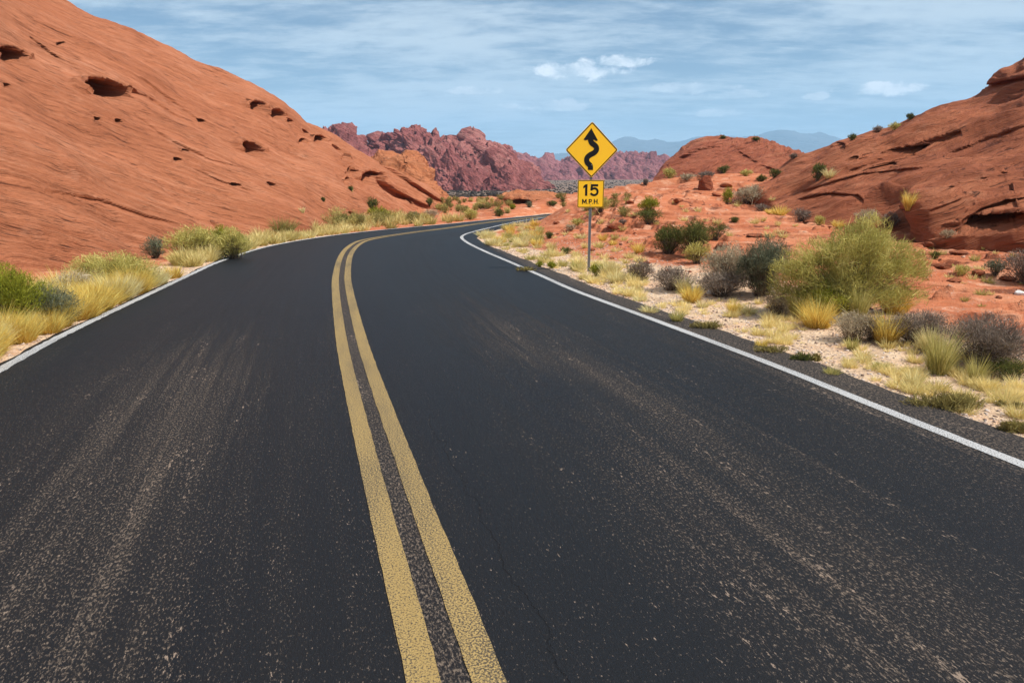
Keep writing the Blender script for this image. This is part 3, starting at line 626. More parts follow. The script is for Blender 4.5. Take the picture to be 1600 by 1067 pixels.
# --- blue mountains far off
MF = rock_mat('far_mountain_rock', [(0.05, 0.05, 0.055), (0.075, 0.075, 0.08), (0.11, 0.105, 0.11)], (0, 0, 1), 0.004, 2.0, 1.0, pale=(0.12, 0.12, 0.12), varnish=(0.06, 0.05, 0.05))
sil3 = [(560, 285), (640, 276), (700, 270), (760, 262), (810, 255), (845, 246), (880, 240), (905, 238), (930, 232), (955, 226), (970, 221), (985, 214), (1000, 218), (1020, 217), (1040, 222), (1062, 221), (1085, 214), (1110, 212), (1135, 214), (1160, 218), (1185, 214), (1205, 207), (1222, 202), (1242, 203), (1262, 209), (1280, 207), (1298, 215), (1330, 228), (1380, 240), (1460, 250), (1600, 270)]
hill('mountain', [P(540, 288, 5200), P(1000, 288, 5000), P(1620, 288, 5200)], [P(a, b, 6200) for a, b in sil3], 500, 60, MF, k=0.2, back=600, drop=500, skirt=60, disp=craggy((0, 0, 1), 22, 0.003), jag=True)

# ================================================================ OBJECTS
_dg = bpy.context.evaluated_depsgraph_get()
def bvh_all():
    vs = []; fs = []; off = 0
    for o in COL.objects:
        if o.type == 'MESH' and o.get('kind') == 'structure' and not o.name.startswith(('yellow', 'white', 'mountain')):
            me = o.data; a = np.empty(len(me.vertices) * 3, np.float32); me.vertices.foreach_get('co', a); a = a.reshape(-1, 3)
            q = np.empty(len(me.loops), np.int32); me.loops.foreach_get('vertex_index', q); q = q.reshape(-1, 4)
            lim = np.hypot(a[:, 0], a[:, 1]) < 130; keep = lim[q].all(1)
            fs.append(q[keep] + off); vs.append(a); off += len(a)
    return BVHTree.FromPolygons(np.concatenate(vs).tolist(), np.concatenate(fs).tolist())
BV = bvh_all()
def at(px, py, tries=40):
    """where the line of sight through a spot of the photograph meets the ground or rock"""
    for k in range(tries):
        d = Vector(ray(px, py + k)).normalized()
        h = BV.ray_cast(Vector((0, 0, CAMH)), d, 200)
        if h[0] is not None: return h[0], h[1]
    return Vector(Z(px, max(py, 300))), Vector((0, 0, 1))
def drop(x, y):
    h = BV.ray_cast(Vector((x, y, 30)), Vector((0, 0, -1)), 60)
    return (h[0], h[1]) if h[0] is not None else (Vector((x, y, 0)), Vector((0, 0, 1)))

# ---------------------------------------------------------------- plants
def leaf_mat(name, cols, transl=0.3, rough=0.75):
    m, t, b, out = new_mat(name); t.n.remove(b)
    a = t.add('ShaderNodeAttribute', attribute_name='tint').outputs['Fac']
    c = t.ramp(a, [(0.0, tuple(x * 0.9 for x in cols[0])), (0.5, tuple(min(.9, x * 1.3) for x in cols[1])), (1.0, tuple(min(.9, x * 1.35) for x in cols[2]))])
    d = t.add('ShaderNodeBsdfDiffuse'); t.put(d.inputs[0], c); tr = t.add('ShaderNodeBsdfTranslucent'); t.put(tr.inputs[0], c)
    mx = t.add('ShaderNodeMixShader'); mx.inputs[0].default_value = transl; t.l.new(d.outputs[0], mx.inputs[1]); t.l.new(tr.outputs[0], mx.inputs[2]); t.l.new(mx.outputs[0], out.inputs[0])
    return m
LM = {
 'gold':  leaf_mat('golden_grass_blade', [(0.30, 0.17, 0.035), (0.60, 0.42, 0.095), (0.84, 0.68, 0.26)], 0.35),
 'straw': leaf_mat('pale_straw_blade', [(0.36, 0.27, 0.13), (0.56, 0.47, 0.22), (0.74, 0.66, 0.40)], 0.35),
 'lime':  leaf_mat('yellow_green_blade', [(0.22, 0.20, 0.05), (0.38, 0.34, 0.11), (0.56, 0.49, 0.24)], 0.35),
 'green': leaf_mat('bright_green_leaf', [(0.07, 0.085, 0.010), (0.19, 0.20, 0.022), (0.38, 0.36, 0.05)], 0.3),
 'olive': leaf_mat('olive_leaf', [(0.13, 0.115, 0.036), (0.36, 0.32, 0.09), (0.64, 0.57, 0.22)], 0.3),
 'dark':  leaf_mat('dark_green_leaf', [(0.035, 0.045, 0.014), (0.085, 0.095, 0.028), (0.19, 0.19, 0.06)], 0.25),
 'sage':  leaf_mat('sage_green_leaf', [(0.05, 0.06, 0.04), (0.12, 0.13, 0.08), (0.24, 0.24, 0.16)], 0.25),
 'grey':  leaf_mat('dry_grey_twig_tip', [(0.075, 0.055, 0.045), (0.16, 0.125, 0.10), (0.33, 0.27, 0.21)], 0.15),
 'tan':   leaf_mat('dry_tan_twig_tip', [(0.17, 0.13, 0.085), (0.33, 0.27, 0.18), (0.52, 0.45, 0.31)], 0.2),
 'brush': leaf_mat('brown_green_mat_leaf', [(0.10, 0.075, 0.03), (0.21, 0.17, 0.06), (0.36, 0.30, 0.10)], 0.2),
 'wood':  leaf_mat('grey_brown_stem', [(0.05, 0.038, 0.03), (0.11, 0.085, 0.065), (0.20, 0.16, 0.12)], 0.0)}
def strokes(base, d, L, wd, bend, r, seg=2, tint=None):
    """thin tapering blades as a batch"""
    n = len(base); d = unit(d); side = unit(np.cross(d, r.normal(size=(n, 3)) + 1e-3))
    bend = np.broadcast_to(bend, (n, 3)); rows = []
    for k in range(seg + 1):
        f = k / seg; c = base + d * (L * f)[:, None] + bend * (L * f * f)[:, None]
        if k < seg: wv = side * (wd * (1 - 0.55 * f) * 0.5)[:, None]; rows += [c - wv, c + wv]
        else: rows += [c]
    m = 2 * seg + 1; V = np.stack(rows, 1).reshape(-1, 3); o = (np.arange(n) * m)[:, None]
    Q = [o + np.array([2 * k, 2 * k + 1, 2 * k + 3, 2 * k + 2]) for k in range(seg - 1)]
    T = o + np.array([2 * seg - 2, 2 * seg - 1, 2 * seg])
    tint = r.random(n) if tint is None else tint
    return V, (np.concatenate(Q) if Q else np.zeros((0, 4), int)), T, np.repeat(tint, m)
def join(parts):
    V, Q, T, A = [], [], [], []; o = 0
    for v, q, t, a in parts: V.append(v); Q.append(q + o); T.append(t + o); A.append(a); o += len(v)
    return np.concatenate(V), [np.concatenate(Q), np.concatenate(T)], np.concatenate(A)
def tuft_mesh(w, h, n, r, bw, lean=0.55):
    """bunch grass: blades fan out from a small crown"""
    ang = r.random(n) * 2 * math.pi; rad = np.sqrt(r.random(n))
    base = np.c_[np.cos(ang) * rad * w * 0.22, np.sin(ang) * rad * w * 0.22, -0.02 * np.ones(n)]
    sp = (w * 0.5 / max(h, 1e-3)) * (0.2 + 1.25 * r.random(n)) * (0.3 + 0.7 * rad)
    a2 = ang + r.normal(size=n) * 0.5
    d = np.c_[np.cos(a2) * sp, np.sin(a2) * sp, np.ones(n)]; L = h * (0.34 + 0.80 * r.random(n) ** 1.3) * (1.08 - 0.28 * rad)
    bend = np.c_[np.cos(a2) * lean * 0.35, np.sin(a2) * lean * 0.35, -lean * 0.22 * (0.4 + rad)] * (0.3 + r.random(n))[:, None]
    cl = 0.5 + 0.25 * np.sin(a2 * 3 + r.random() * 6)
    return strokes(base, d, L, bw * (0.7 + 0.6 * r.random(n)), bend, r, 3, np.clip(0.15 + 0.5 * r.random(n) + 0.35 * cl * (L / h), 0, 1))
def shrub_pts(lobes, n, r, shell=0.42):
    vol = np.array([l[3] * l[4] * l[5] for l in lobes]); k = r.choice(len(lobes), n, p=vol / vol.sum()); lb_ = np.array(lobes)[k]
    d = unit(r.normal(size=(n, 3))); d[:, 2] = np.where(d[:, 2] < -0.25, -d[:, 2], d[:, 2]); rad = r.random(n) ** shell
    clump = 1 + 0.20 * perlin(d * 2.6 + lb_[:, :3] * 3 + 5) + 0.12 * perlin(d * 6 + 11)
    return lb_[:, :3] + d * lb_[:, 3:6] * (rad * clump)[:, None], d, rad
def shrub_parts(w, h, n, r, L, bw, lobes=None, up=0.55, ball=False):
    if lobes is None:
        lobes = []
        m = r.integers(4, 7)
        for k in range(m):
            a = k / m * 6.28 + r.random(); rr = w * 0.24
            lobes.append((math.cos(a) * rr, math.sin(a) * rr, h * (0.30 + 0.18 * r.random()), w * 0.25, w * 0.25, h * (0.36 + 0.16 * r.random())))
        lobes.append((0, 0, h * 0.15, w * 0.36, w * 0.36, h * 0.24)); lobes.append((0, 0, h * 0.5, w * 0.3, w * 0.3, h * 0.48))
    p, d, rad = shrub_pts(lobes, n, r)
    # leave gaps: drop strokes where a clump noise is low
    keep = perlin(p / max(w, .2) * 5.5 + r.random() * 50) > -0.30 - 0.35 * (rad < 0.6); p, d, rad = p[keep], d[keep], rad[keep]; n = len(p)
    p[:, 2] = np.abs(p[:, 2]) + 0.01
    out = p * (1, 1, 0.7); dirv = unit(out) * 0.6 + d * 0.3 + np.array([0, 0, up * 0.8]) + r.normal(size=(n, 3)) * 0.62
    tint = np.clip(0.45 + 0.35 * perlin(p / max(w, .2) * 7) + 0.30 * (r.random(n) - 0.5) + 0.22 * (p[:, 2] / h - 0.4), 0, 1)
    Ls = L * (0.5 + 0.9 * r.random(n)); spr = (r.random(n) < 0.07) & (rad > .8); Ls = np.where(spr, Ls * 3.0, Ls); tint = np.where(spr, np.clip(tint + .2, 0, 1), tint)
    leaves = strokes(p - unit(dirv) * (Ls * 0.5)[:, None], dirv, Ls, bw * (0.6 + 0.8 * r.random(n)), (0, 0, -0.05), r, 2, tint)
    ns = int(min(420, max(30, n * 0.06))); tp, _, _ = shrub_pts(lobes, ns, r, 0.5); tp *= 0.94
    b = np.c_[r.normal(size=(ns, 2)) * w * 0.05, np.full(ns, -0.03)]; dv = tp - b; Ln = np.linalg.norm(dv, axis=1)
    b2 = dv.copy(); b2[:, 2] = 0; bend = unit(b2) * 0.12 * np.sign(r.random(ns) - 0.4)[:, None]
    stems = strokes(b, dv - bend * Ln[:, None] * 0.9, Ln, np.full(ns, bw * 1.3), bend, r, 4)
    return leaves, stems
NAMES = {'tuft': 'bunch_grass', 'shrub': 'desert_shrub', 'mat': 'ground_mat_plant'}
CATS = {'tuft': 'grass tuft', 'shrub': 'shrub', 'mat': 'low plant'}
PLN_COUNT = [0]
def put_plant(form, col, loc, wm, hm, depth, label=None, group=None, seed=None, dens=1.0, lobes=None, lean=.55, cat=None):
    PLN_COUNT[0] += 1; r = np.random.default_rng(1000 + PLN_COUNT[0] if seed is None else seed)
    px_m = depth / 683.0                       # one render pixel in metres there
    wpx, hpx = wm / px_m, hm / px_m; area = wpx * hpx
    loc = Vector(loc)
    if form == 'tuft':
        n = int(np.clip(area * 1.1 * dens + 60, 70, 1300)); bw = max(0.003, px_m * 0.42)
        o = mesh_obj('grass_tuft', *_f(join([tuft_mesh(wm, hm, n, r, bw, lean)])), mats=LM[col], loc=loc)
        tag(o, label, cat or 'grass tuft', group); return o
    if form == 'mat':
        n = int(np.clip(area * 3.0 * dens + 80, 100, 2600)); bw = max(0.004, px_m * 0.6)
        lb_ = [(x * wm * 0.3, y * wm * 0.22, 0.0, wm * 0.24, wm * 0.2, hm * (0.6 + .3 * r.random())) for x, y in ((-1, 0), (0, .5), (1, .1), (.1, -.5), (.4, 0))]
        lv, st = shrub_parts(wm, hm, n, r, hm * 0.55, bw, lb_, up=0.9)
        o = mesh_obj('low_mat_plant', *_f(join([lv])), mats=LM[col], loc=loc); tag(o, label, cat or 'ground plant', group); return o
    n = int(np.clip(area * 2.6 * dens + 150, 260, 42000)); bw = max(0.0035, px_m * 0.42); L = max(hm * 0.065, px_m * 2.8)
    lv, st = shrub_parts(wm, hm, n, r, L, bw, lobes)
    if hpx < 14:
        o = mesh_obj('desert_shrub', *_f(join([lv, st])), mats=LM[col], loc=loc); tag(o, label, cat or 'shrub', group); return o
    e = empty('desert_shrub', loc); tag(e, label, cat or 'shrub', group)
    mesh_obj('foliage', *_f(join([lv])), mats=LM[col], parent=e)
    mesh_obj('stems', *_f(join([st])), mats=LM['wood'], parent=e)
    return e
class _f:
    """unpacks (V, faces, tint) into mesh_obj arguments"""
    def __init__(s, t): s.t = t
    def __iter__(s): return iter((s.t[0], s.t[1]))
_mo = mesh_obj
def mesh_obj(name, *a, **k):
    if len(a) == 2 and isinstance(a[1], list) and 'attrs' not in k and _last[0] is not None: k['attrs'] = {'tint': _last[0]}; _last[0] = None
    return _mo(name, *a, **k)
_last = [None]
_join = join
def join(parts):
    V, Fc, A = _join(parts); _last[0] = A; return V, Fc, A
def sight(form, col, px, py, wpx, hpx, label, group=None, dens=1.0, lobes=None, lean=.55, cat=None):
    p, nrm = at(px, py); depth = p.y * math.cos(PITCH) - (p.z - CAMH) * math.sin(PITCH)
    if form == 'shrub' and px > 980 and py > 425 and lobes is None: wpx *= 1.25; hpx *= 1.14
    return put_plant(form, col, p, wpx * depth / F, hpx * depth / F, depth, label, group, dens=dens, lobes=lobes, lean=lean, cat=cat)
def lob(px, py, wpx, hpx, items):
    """ellipsoid lobes in metres from sighted sizes around a foot point"""
    p, _ = at(px, py); dp = p.y * math.cos(PITCH) - (p.z - CAMH) * math.sin(PITCH); k = dp / F
    return [((x - px) * k, yy * k, (py - y) * k, rx * k, ry * k, rz * k) for x, y, yy, rx, ry, rz in items]

# ---- right side, near to far
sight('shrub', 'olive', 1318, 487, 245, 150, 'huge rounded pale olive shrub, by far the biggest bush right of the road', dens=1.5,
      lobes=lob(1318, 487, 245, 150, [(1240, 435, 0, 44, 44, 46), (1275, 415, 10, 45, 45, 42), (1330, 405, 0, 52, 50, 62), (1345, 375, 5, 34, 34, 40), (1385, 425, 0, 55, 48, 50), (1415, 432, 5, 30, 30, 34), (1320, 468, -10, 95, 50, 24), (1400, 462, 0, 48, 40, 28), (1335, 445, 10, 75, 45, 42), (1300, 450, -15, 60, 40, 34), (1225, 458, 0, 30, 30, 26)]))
sight('shrub', 'green', 1280, 492, 100, 48, 'dark bright-green low shrub growing into the front foot of the huge olive shrub', dens=1.3)
sight('tuft', 'gold', 1277, 511, 66, 58, 'bright golden bunch grass fan in front of the huge olive shrub', dens=1.8)
sight('tuft', 'lime', 1248, 496, 36, 56, 'leaning yellow-green grass just left of the bright golden fan')
sight('tuft', 'lime', 1341, 499, 30, 60, 'tall narrow yellow-green grass clump against the front of the huge olive shrub', dens=0.8, lean=.4)
sight('shrub', 'grey', 1312, 492, 50, 28, 'tangle of silver-grey dead twigs under the huge olive shrub')
sight('tuft', 'gold', 1398, 490, 50, 44, 'pale golden grass clump at the right foot of the huge olive shrub', dens=1.4)
sight('tuft', 'gold', 1384, 536, 52, 62, 'golden olive grass clump left of the row of dark grey bushes', dens=1.4)
sight('shrub', 'grey', 1362, 532, 45, 40, 'small dark grey bush tucked behind the golden olive grass clump')
sight('shrub', 'grey', 1432, 536, 92, 46, 'wide dark grey-brown bush right of the golden olive grass clump', dens=1.3)
sight('shrub', 'grey', 1538, 572, 140, 74, 'large bare purple-grey twiggy bush at the right edge of the verge', dens=1.2)
sight('tuft', 'lime', 1466, 584, 48, 88, 'tall airy yellow-green grass in front of the dark grey bushes', dens=0.45, lean=.5)
sight('tuft', 'straw', 1452, 550, 40, 50, 'faded seed-head grass between the two big dark grey bushes')
sight('tuft', 'lime', 1524, 598, 30, 60, 'thin yellow-green grass below the purple-grey twiggy bush', dens=.4, lean=.5)
sight('shrub', 'dark', 1575, 592, 75, 30, 'low dark olive bush under the right end of the purple-grey twiggy bush')
sight('shrub', 'tan', 1332, 533, 62, 44, 'thin tan grass-like bush left of the golden olive grass clump')
sight('tuft', 'lime', 1331, 546, 22, 28, 'small yellow grass at the foot of the thin tan bush')
sight('tuft', 'lime', 1300, 583, 34, 20, 'short yellow-green tuft beside the asphalt shoulder below the golden grasses')
sight('tuft', 'lime', 1375, 577, 32, 22, 'short yellow-green tuft in the middle of the gravel verge')
sight('tuft', 'straw', 1350, 563, 30, 20, 'faint dry tuft up-left of the short tuft in mid verge')
sight('tuft', 'straw', 1428, 603, 34, 34, 'sparse dry stalks in the gravel left of the big ground mat')
sight('mat', 'dark', 1252, 562, 36, 13, 'small dark green cushion plant on the gravel verge')
sight('mat', 'brush', 1273, 564, 20, 14, 'little golden cushion touching the small dark green cushion')
sight('mat', 'brush', 1475, 636, 118, 28, 'long brown-green ground mat beside the road shoulder', dens=1.3)
sight('mat', 'brush', 1590, 674, 60, 20, 'dark brown ground mat at the right edge of the photo by the shoulder')
sight('mat', 'brush', 1588, 638, 28, 12, 'small brown mat above the dark ground mat at the right edge')
sight('mat', 'brush', 1563, 634, 18, 9, 'tiny reddish brown mat right of the long ground mat')
sight('mat', 'brush', 1205, 549, 55, 10, 'thin brown grass mat between the shoulder and the small dark cushion')
sight('tuft', 'gold', 1190, 540, 26, 18, 'small golden tuft at the left end of the thin brown grass mat')
sight('shrub', 'sage', 1190, 462, 74, 84, 'tall dark blue-green shrub left of the huge olive shrub', dens=1.3)
sight('shrub', 'tan', 1135, 452, 78, 66, 'broad pinkish-tan dry shrub left of the tall blue-green shrub', dens=1.1)
sight('shrub', 'grey', 1125, 462, 84, 34, 'low dark brown twigs in front of the broad tan shrub')
sight('shrub', 'grey', 1050, 453, 62, 34, 'blackish grey spiky bush nearest to the left of the tan shrub')
sight('shrub', 'grey', 999, 439, 40, 32, 'grey spiky bush with upright twigs, first bush right of the sign post')
sight('tuft', 'straw', 1068, 456, 30, 34, 'pale dry stalks just right of the blackish spiky bush')
sight('tuft', 'gold', 1080, 472, 36, 36, 'bright golden bunch grass in front of the blackish spiky bush', dens=1.5)
sight('tuft', 'straw', 1098, 480, 26, 18, 'dull straw tuft right behind the golden bunch left of the litter')
sight('tuft', 'gold', 1147, 490, 26, 28, 'narrow golden bunch grass on bare sand below the tan shrub')
sight('tuft', 'straw', 1170, 490, 32, 22, 'dull straw tuft right of the narrow golden bunch grass')
sight('tuft', 'lime', 1058, 501, 26, 24, 'lone pale yellow-green tuft next to the asphalt shoulder', dens=1.3)
sight('mat', 'brush', 1105, 512, 52, 12, 'flat brown mat by the shoulder right of the lone pale tuft')
sight('tuft', 'straw', 1015, 487, 40, 18, 'dry flattened tuft by the shoulder left of the lone pale tuft')
sight('tuft', 'straw', 1000, 470, 34, 16, 'faint dry tuft above the flattened tuft by the shoulder')
sight('shrub', 'tan', 1215, 492, 50, 34, 'brown dry brush under the left edge of the huge olive shrub')
sight('shrub', 'dark', 1045, 397, 62, 50, 'dark green dome shrub, left half of the pair mid-slope', dens=1.4)
sight('shrub', 'dark', 1083, 404, 64, 66, 'taller dark green shrub, right half of the pair mid-slope', dens=1.4)
sight('shrub', 'olive', 1088, 412, 50, 36, 'olive foot shrub below the pair of dark green shrubs')
sight('shrub', 'dark', 1118, 374, 44, 28, 'thin spreading dark bush right of the taller dark green shrub', dens=.7)
sight('shrub', 'dark', 1015, 349, 52, 24, 'blackish base bush under the lime-topped shrub')
sight('shrub', 'green', 1013, 336, 38, 30, 'lime green topped shrub on the slope right of the sign plate', dens=1.3)
sight('tuft', 'gold', 998, 394, 24, 22, 'golden olive tuft left of the dark green dome shrub')
sight('tuft', 'gold', 958, 383, 18, 14, 'small golden tuft right of the post at mid height')
sight('tuft', 'gold', 942, 376, 16, 16, 'small olive gold tuft touching the right side of the post at mid height')
sight('tuft', 'straw', 910, 373, 18, 14, 'small straw tuft left of the post at mid height')
sight('shrub', 'olive', 901, 352, 26, 12, 'small pale olive bush left of the post below the speed plate')
sight('shrub', 'grey', 972, 352, 16, 10, 'tiny grey bush right of the speed plate')
sight('shrub', 'olive', 938, 330, 40, 24, 'olive bush half hidden behind the speed plate')
sight('shrub', 'green', 932, 432, 28, 22, 'round green bush at the foot of the sign post', dens=1.4)
sight('tuft', 'straw', 950, 432, 34, 34, 'pale straw grass just right of the round green bush by the post', dens=1.3)
sight('tuft', 'straw', 963, 442, 32, 26, 'pale straw grass in front of the grey spiky bush', dens=1.3)
sight('tuft', 'lime', 900, 421, 28, 20, 'yellow-green tuft just left of the sign post')
sight('tuft', 'lime', 880, 416, 24, 16, 'yellow tuft second to the left of the sign post')
sight('shrub', 'dark', 885, 397, 24, 11, 'small dark bush on red soil left of the sign post')
sight('shrub', 'green', 862, 420, 18, 12, 'small green bush beside the gravel left of the sign post')
sight('shrub', 'green', 843, 417, 14, 9, 'tiny green bush on the gravel edge')
sight('tuft', 'lime', 850, 408, 26, 14, 'yellow-green tuft above the tiny green bush')
sight('tuft', 'lime', 828, 406, 26, 14, 'yellow tuft left of the yellow-green tuft on the verge')
sight('mat', 'brush', 822, 423, 30, 8, 'flat olive mat on the gravel left of the tiny green bush')
sight('shrub', 'dark', 858, 373, 18, 12, 'dark round bush on red soil above the verge grass')
sight('tuft', 'lime', 834, 380, 16, 11, 'small olive tuft left of the dark round bush')
sight('tuft', 'gold', 808, 381, 16, 11, 'small gold tuft at the end of the verge grass')
sight('shrub', 'tan', 892, 360, 22, 10, 'tan low bush above the small straw tuft left of the post')
sight('shrub', 'tan', 1172, 318, 66, 30, 'wide pale straw-coloured shrub on the upper slope', dens=1.4)
sight('shrub', 'green', 1136, 320, 20, 28, 'upright green shrub at the left of the wide pale shrub')
sight('shrub', 'grey', 1190, 330, 28, 12, 'small grey bush under the wide pale shrub')
sight('tuft', 'gold', 1218, 336, 34, 20, 'golden grass under the right end of the wide pale shrub')
sight('tuft', 'gold', 1203, 334, 20, 12, 'small golden grass next to the small grey bush')
sight('shrub', 'grey', 1252, 346, 36, 22, 'wispy grey bush at the toe of the right hill')
sight('shrub', 'olive', 1280, 352, 22, 16, 'low olive bush right of the wispy grey bush')
sight('tuft', 'gold', 1310, 354, 28, 16, 'golden grass at the toe of the right hill behind the huge shrub')
sight('shrub', 'dark', 1148, 348, 16, 10, 'tiny dark green ball bush on the slabs mid-slope')
sight('shrub', 'dark', 1211, 277, 24, 14, 'dark ball bush high on the slope below the dome hill')
sight('shrub', 'dark', 1190, 284, 20, 12, 'dark bush left of the dark ball bush high on the slope')
sight('shrub', 'olive', 1165, 275, 22, 10, 'olive bush high on the slope below the dome hill')
sight('shrub', 'grey', 1103, 279, 34, 12, 'grey bush at the foot of the dome hill')
sight('shrub', 'dark', 1130, 270, 22, 12, 'dark bush against the middle of the dome hill foot')
sight('shrub', 'olive', 1046, 279, 24, 18, 'olive bush at the left foot of the dome hill')
sight('shrub', 'tan', 1072, 281, 34, 10, 'pale bush right of the olive bush at the dome hill foot')
sight('shrub', 'grey', 1009, 289, 12, 10, 'lone grey bush on the skyline just right of the sign')
sight('shrub', 'dark', 1278, 282, 26, 28, 'dark green bush on the lower rim of the right hill', dens=1.3)
sight('tuft', 'straw', 1296, 278, 24, 20, 'straw grass right of the dark green bush on the rim')
sight('shrub', 'grey', 1240, 248, 16, 9, 'grey bush in the notch between dome hill and right hill')
sight('shrub', 'dark', 1332, 219, 16, 10, 'dark bush on the right hill skyline, leftmost of the skyline bushes')
sight('shrub', 'grey', 1372, 206, 18, 10, 'grey bush on the right hill skyline between two others')
sight('shrub', 'olive', 1399, 203, 26, 12, 'olive bush on the right hill skyline')
sight('shrub', 'dark', 1422, 187, 14, 11, 'dark small bush highest on the right hill skyline')
sight('shrub', 'dark', 1130, 217, 10, 5, 'tiny dark bush on top of the dome hill, left one')
sight('shrub', 'dark', 1181, 220, 14, 6, 'tiny dark bush on top of the dome hill, right one')
sight('tuft', 'gold', 1420, 328, 18, 36, 'orange-gold grass growing in a crack of the right hill', dens=1.3)
sight('shrub', 'grey', 1390, 357, 34, 28, 'dark grey bush at the rock foot right of the huge shrub')
sight('shrub', 'tan', 1352, 352, 46, 26, 'pale tan bush behind the top of the huge olive shrub')
sight('shrub', 'tan', 1480, 372, 24, 14, 'bleached dead bush under the overhang of the right hill')
sight('shrub', 'dark', 1461, 406, 15, 14, 'small dark bush on red slabs right of the huge shrub')
sight('tuft', 'lime', 1523, 408, 17, 16, 'small yellow-green tuft on the red slabs')
sight('shrub', 'sage', 1555, 429, 32, 24, 'grey-green round bush on the red slabs')
sight('shrub', 'olive', 1501, 430, 26, 15, 'low olive bush on the slabs left of the grey-green round bush')
sight('shrub', 'grey', 1605, 443, 70, 50, 'dark bush cut off by the right edge of the photo on the slabs')
# ---- left side
sight('shrub', 'green', 8, 520, 150, 112, 'bright green shrub cut off by the left edge of the photo', dens=1.6)
sight('shrub', 'sage', 78, 512, 100, 72, 'dark sage shrub between the bright green shrub and the wide olive one', dens=1.3)
sight('shrub', 'olive', 180, 452, 150, 60, 'wide rounded olive shrub at the left hill foot', dens=1.5)
sight('shrub', 'tan', 120, 468, 70, 46, 'tan dry shrub in front of the wide olive shrub')
sight('shrub', 'sage', 243, 404, 44, 38, 'grey-green shrub left of the long olive shrub')
sight('shrub', 'olive', 303, 403, 96, 52, 'long olive shrub beyond the golden verge grass on the left', dens=1.4)
sight('shrub', 'green', 347, 396, 34, 46, 'upright bright green shrub poking above the long olive shrub', dens=1.4)
sight('shrub', 'olive', 366, 404, 58, 50, 'grey-olive shrub touching the left white line', dens=1.4)
sight('shrub', 'dark', 352, 404, 18, 18, 'dark little bush between asphalt edge and grey-olive shrub')
sight('shrub', 'dark', 533, 356, 66, 22, 'flat dark green shrub at the far hill foot', dens=1.4)
sight('shrub', 'grey', 565, 352, 26, 15, 'grey bush at the right end of the flat dark green shrub')
sight('shrub', 'dark', 583, 330, 22, 22, 'dark green shrub on the hill ledge under the small cave', dens=1.3)
sight('shrub', 'dark', 505, 315, 8, 7, 'tiny green bush alone on the smooth left hill face')
sight('shrub', 'dark', 548, 298, 10, 7, 'tiny bush below the row of small holes in the left hill')
sight('tuft', 'straw', 472, 332, 12, 12, 'pale tuft on the smooth lower face of the left hill')
sight('shrub', 'green', 592, 346, 44, 24, 'yellow-green shrub at the foot of the left hill nose', dens=1.3)
sight('shrub', 'sage', 645, 345, 24, 16, 'grey-green bush at the tip of the left hill nose')
sight('shrub', 'dark', 671, 322, 15, 14, 'dark bush in the gap right of the left hill nose')
sight('shrub', 'olive', 690, 328, 24, 9, 'low olive bush before the small far rocks')
sight('shrub', 'olive', 735, 343, 34, 18, 'round yellow-olive shrub at the outside of the far bend', dens=1.3)
sight('shrub', 'dark', 780, 338, 20, 13, 'dark green shrub where the road disappears')
sight('shrub', 'tan', 675, 340, 34, 14, 'pale bush near the outside of the far bend')
sight('shrub', 'green', 801, 327, 13, 8, 'small green bush before the cave of the low rock')
sight('shrub', 'sage', 827, 324, 12, 10, 'grey bush at the cave mouth of the low rock')
sight('shrub', 'dark', 862, 321, 20, 8, 'dark bush right of the cave in the low rock')

# ---- grass strip along the left road edge (individual clumps)
pr = np.random.default_rng(5)
i_near = np.where((LE[:, 1] > 3.6) & (LE[:, 1] < 30) & (LE[:, 0] < 4))[0]
BULK = []
def bulk(col_tint, p, w_, h_, depth, shrubby=False):
    r = pr; px_m = depth / 683.0; n = int(np.clip(w_ * h_ / px_m ** 2 * 0.6 + 30, 36, 420))
    if shrubby:
        lv, st = shrub_parts(w_, h_, n * 2, r, max(h_ * .08, px_m * 2.5), max(.0035, px_m * .42)); V, (Q, T), A = _join([lv, st])
    else: V, (Q, T), A = _join([tuft_mesh(w_, h_, n, r, max(.0035, px_m * .55))])
    BULK.append((V + np.array(p), Q, T, np.clip(A * 0.3 + col_tint, 0, 1)))
def strip(n, y0, y1, offs, sizes, cols, label, group, form='tuft', dens=1.0, zmax=0.22, many=False):
    cand = i_near[(LE[i_near, 1] >= y0) & (LE[i_near, 1] < y1)]
    for k in range(n):
        i = cand[int((k + pr.random()) / n * len(cand)) % len(cand)]
        o = offs[0] + (offs[1] - offs[0]) * pr.random(); p2 = LE[i] + nL[i] * o; p, _ = drop(p2[0], p2[1])
        if p.z > zmax: continue
        h = sizes[0] + (sizes[1] - sizes[0]) * pr.random(); col = cols[int(pr.random() * len(cols))]; w_ = h * (1.1 + 0.5 * pr.random())
        if many: bulk(col, p, w_, h, max(p.y, 3), form == 'shrub')
        else: put_plant(form, col, p, w_, h, max(p.y, 3), label, group, dens=dens)
strip(56, 5.2, 10.6, (0.10, 0.45), (.32, .50), ['gold', 'gold', 'gold', 'straw'], 'golden bunch grass crowding the left asphalt edge', 'golden grass along the left asphalt edge', dens=1.2)
strip(34, 5.2, 10.6, (0.45, 1.1), (.36, .54), ['gold', 'straw', 'gold', 'lime'], 'golden bunch grass in the second row behind the left asphalt edge', 'golden grass behind the first row on the left')
strip(9, 10.6, 12.0, (0.08, 0.5), (.28, .40), ['gold', 'straw'], 'golden bunch grass crowding the left asphalt edge', 'golden grass along the left asphalt edge')
strip(46, 13.6, 19.0, (0.10, 0.8), (.26, .46), [.55, .7, .4], None, None, many=True)
strip(60, 18.0, 24.0, (0.10, 1.2), (.24, .42), [.6, .7, .45], None, None, many=True)
strip(70, 18.0, 25.0, (0.9, 3.6), (.34, .62), [.3, .45, .6, .15], None, None, many=True)
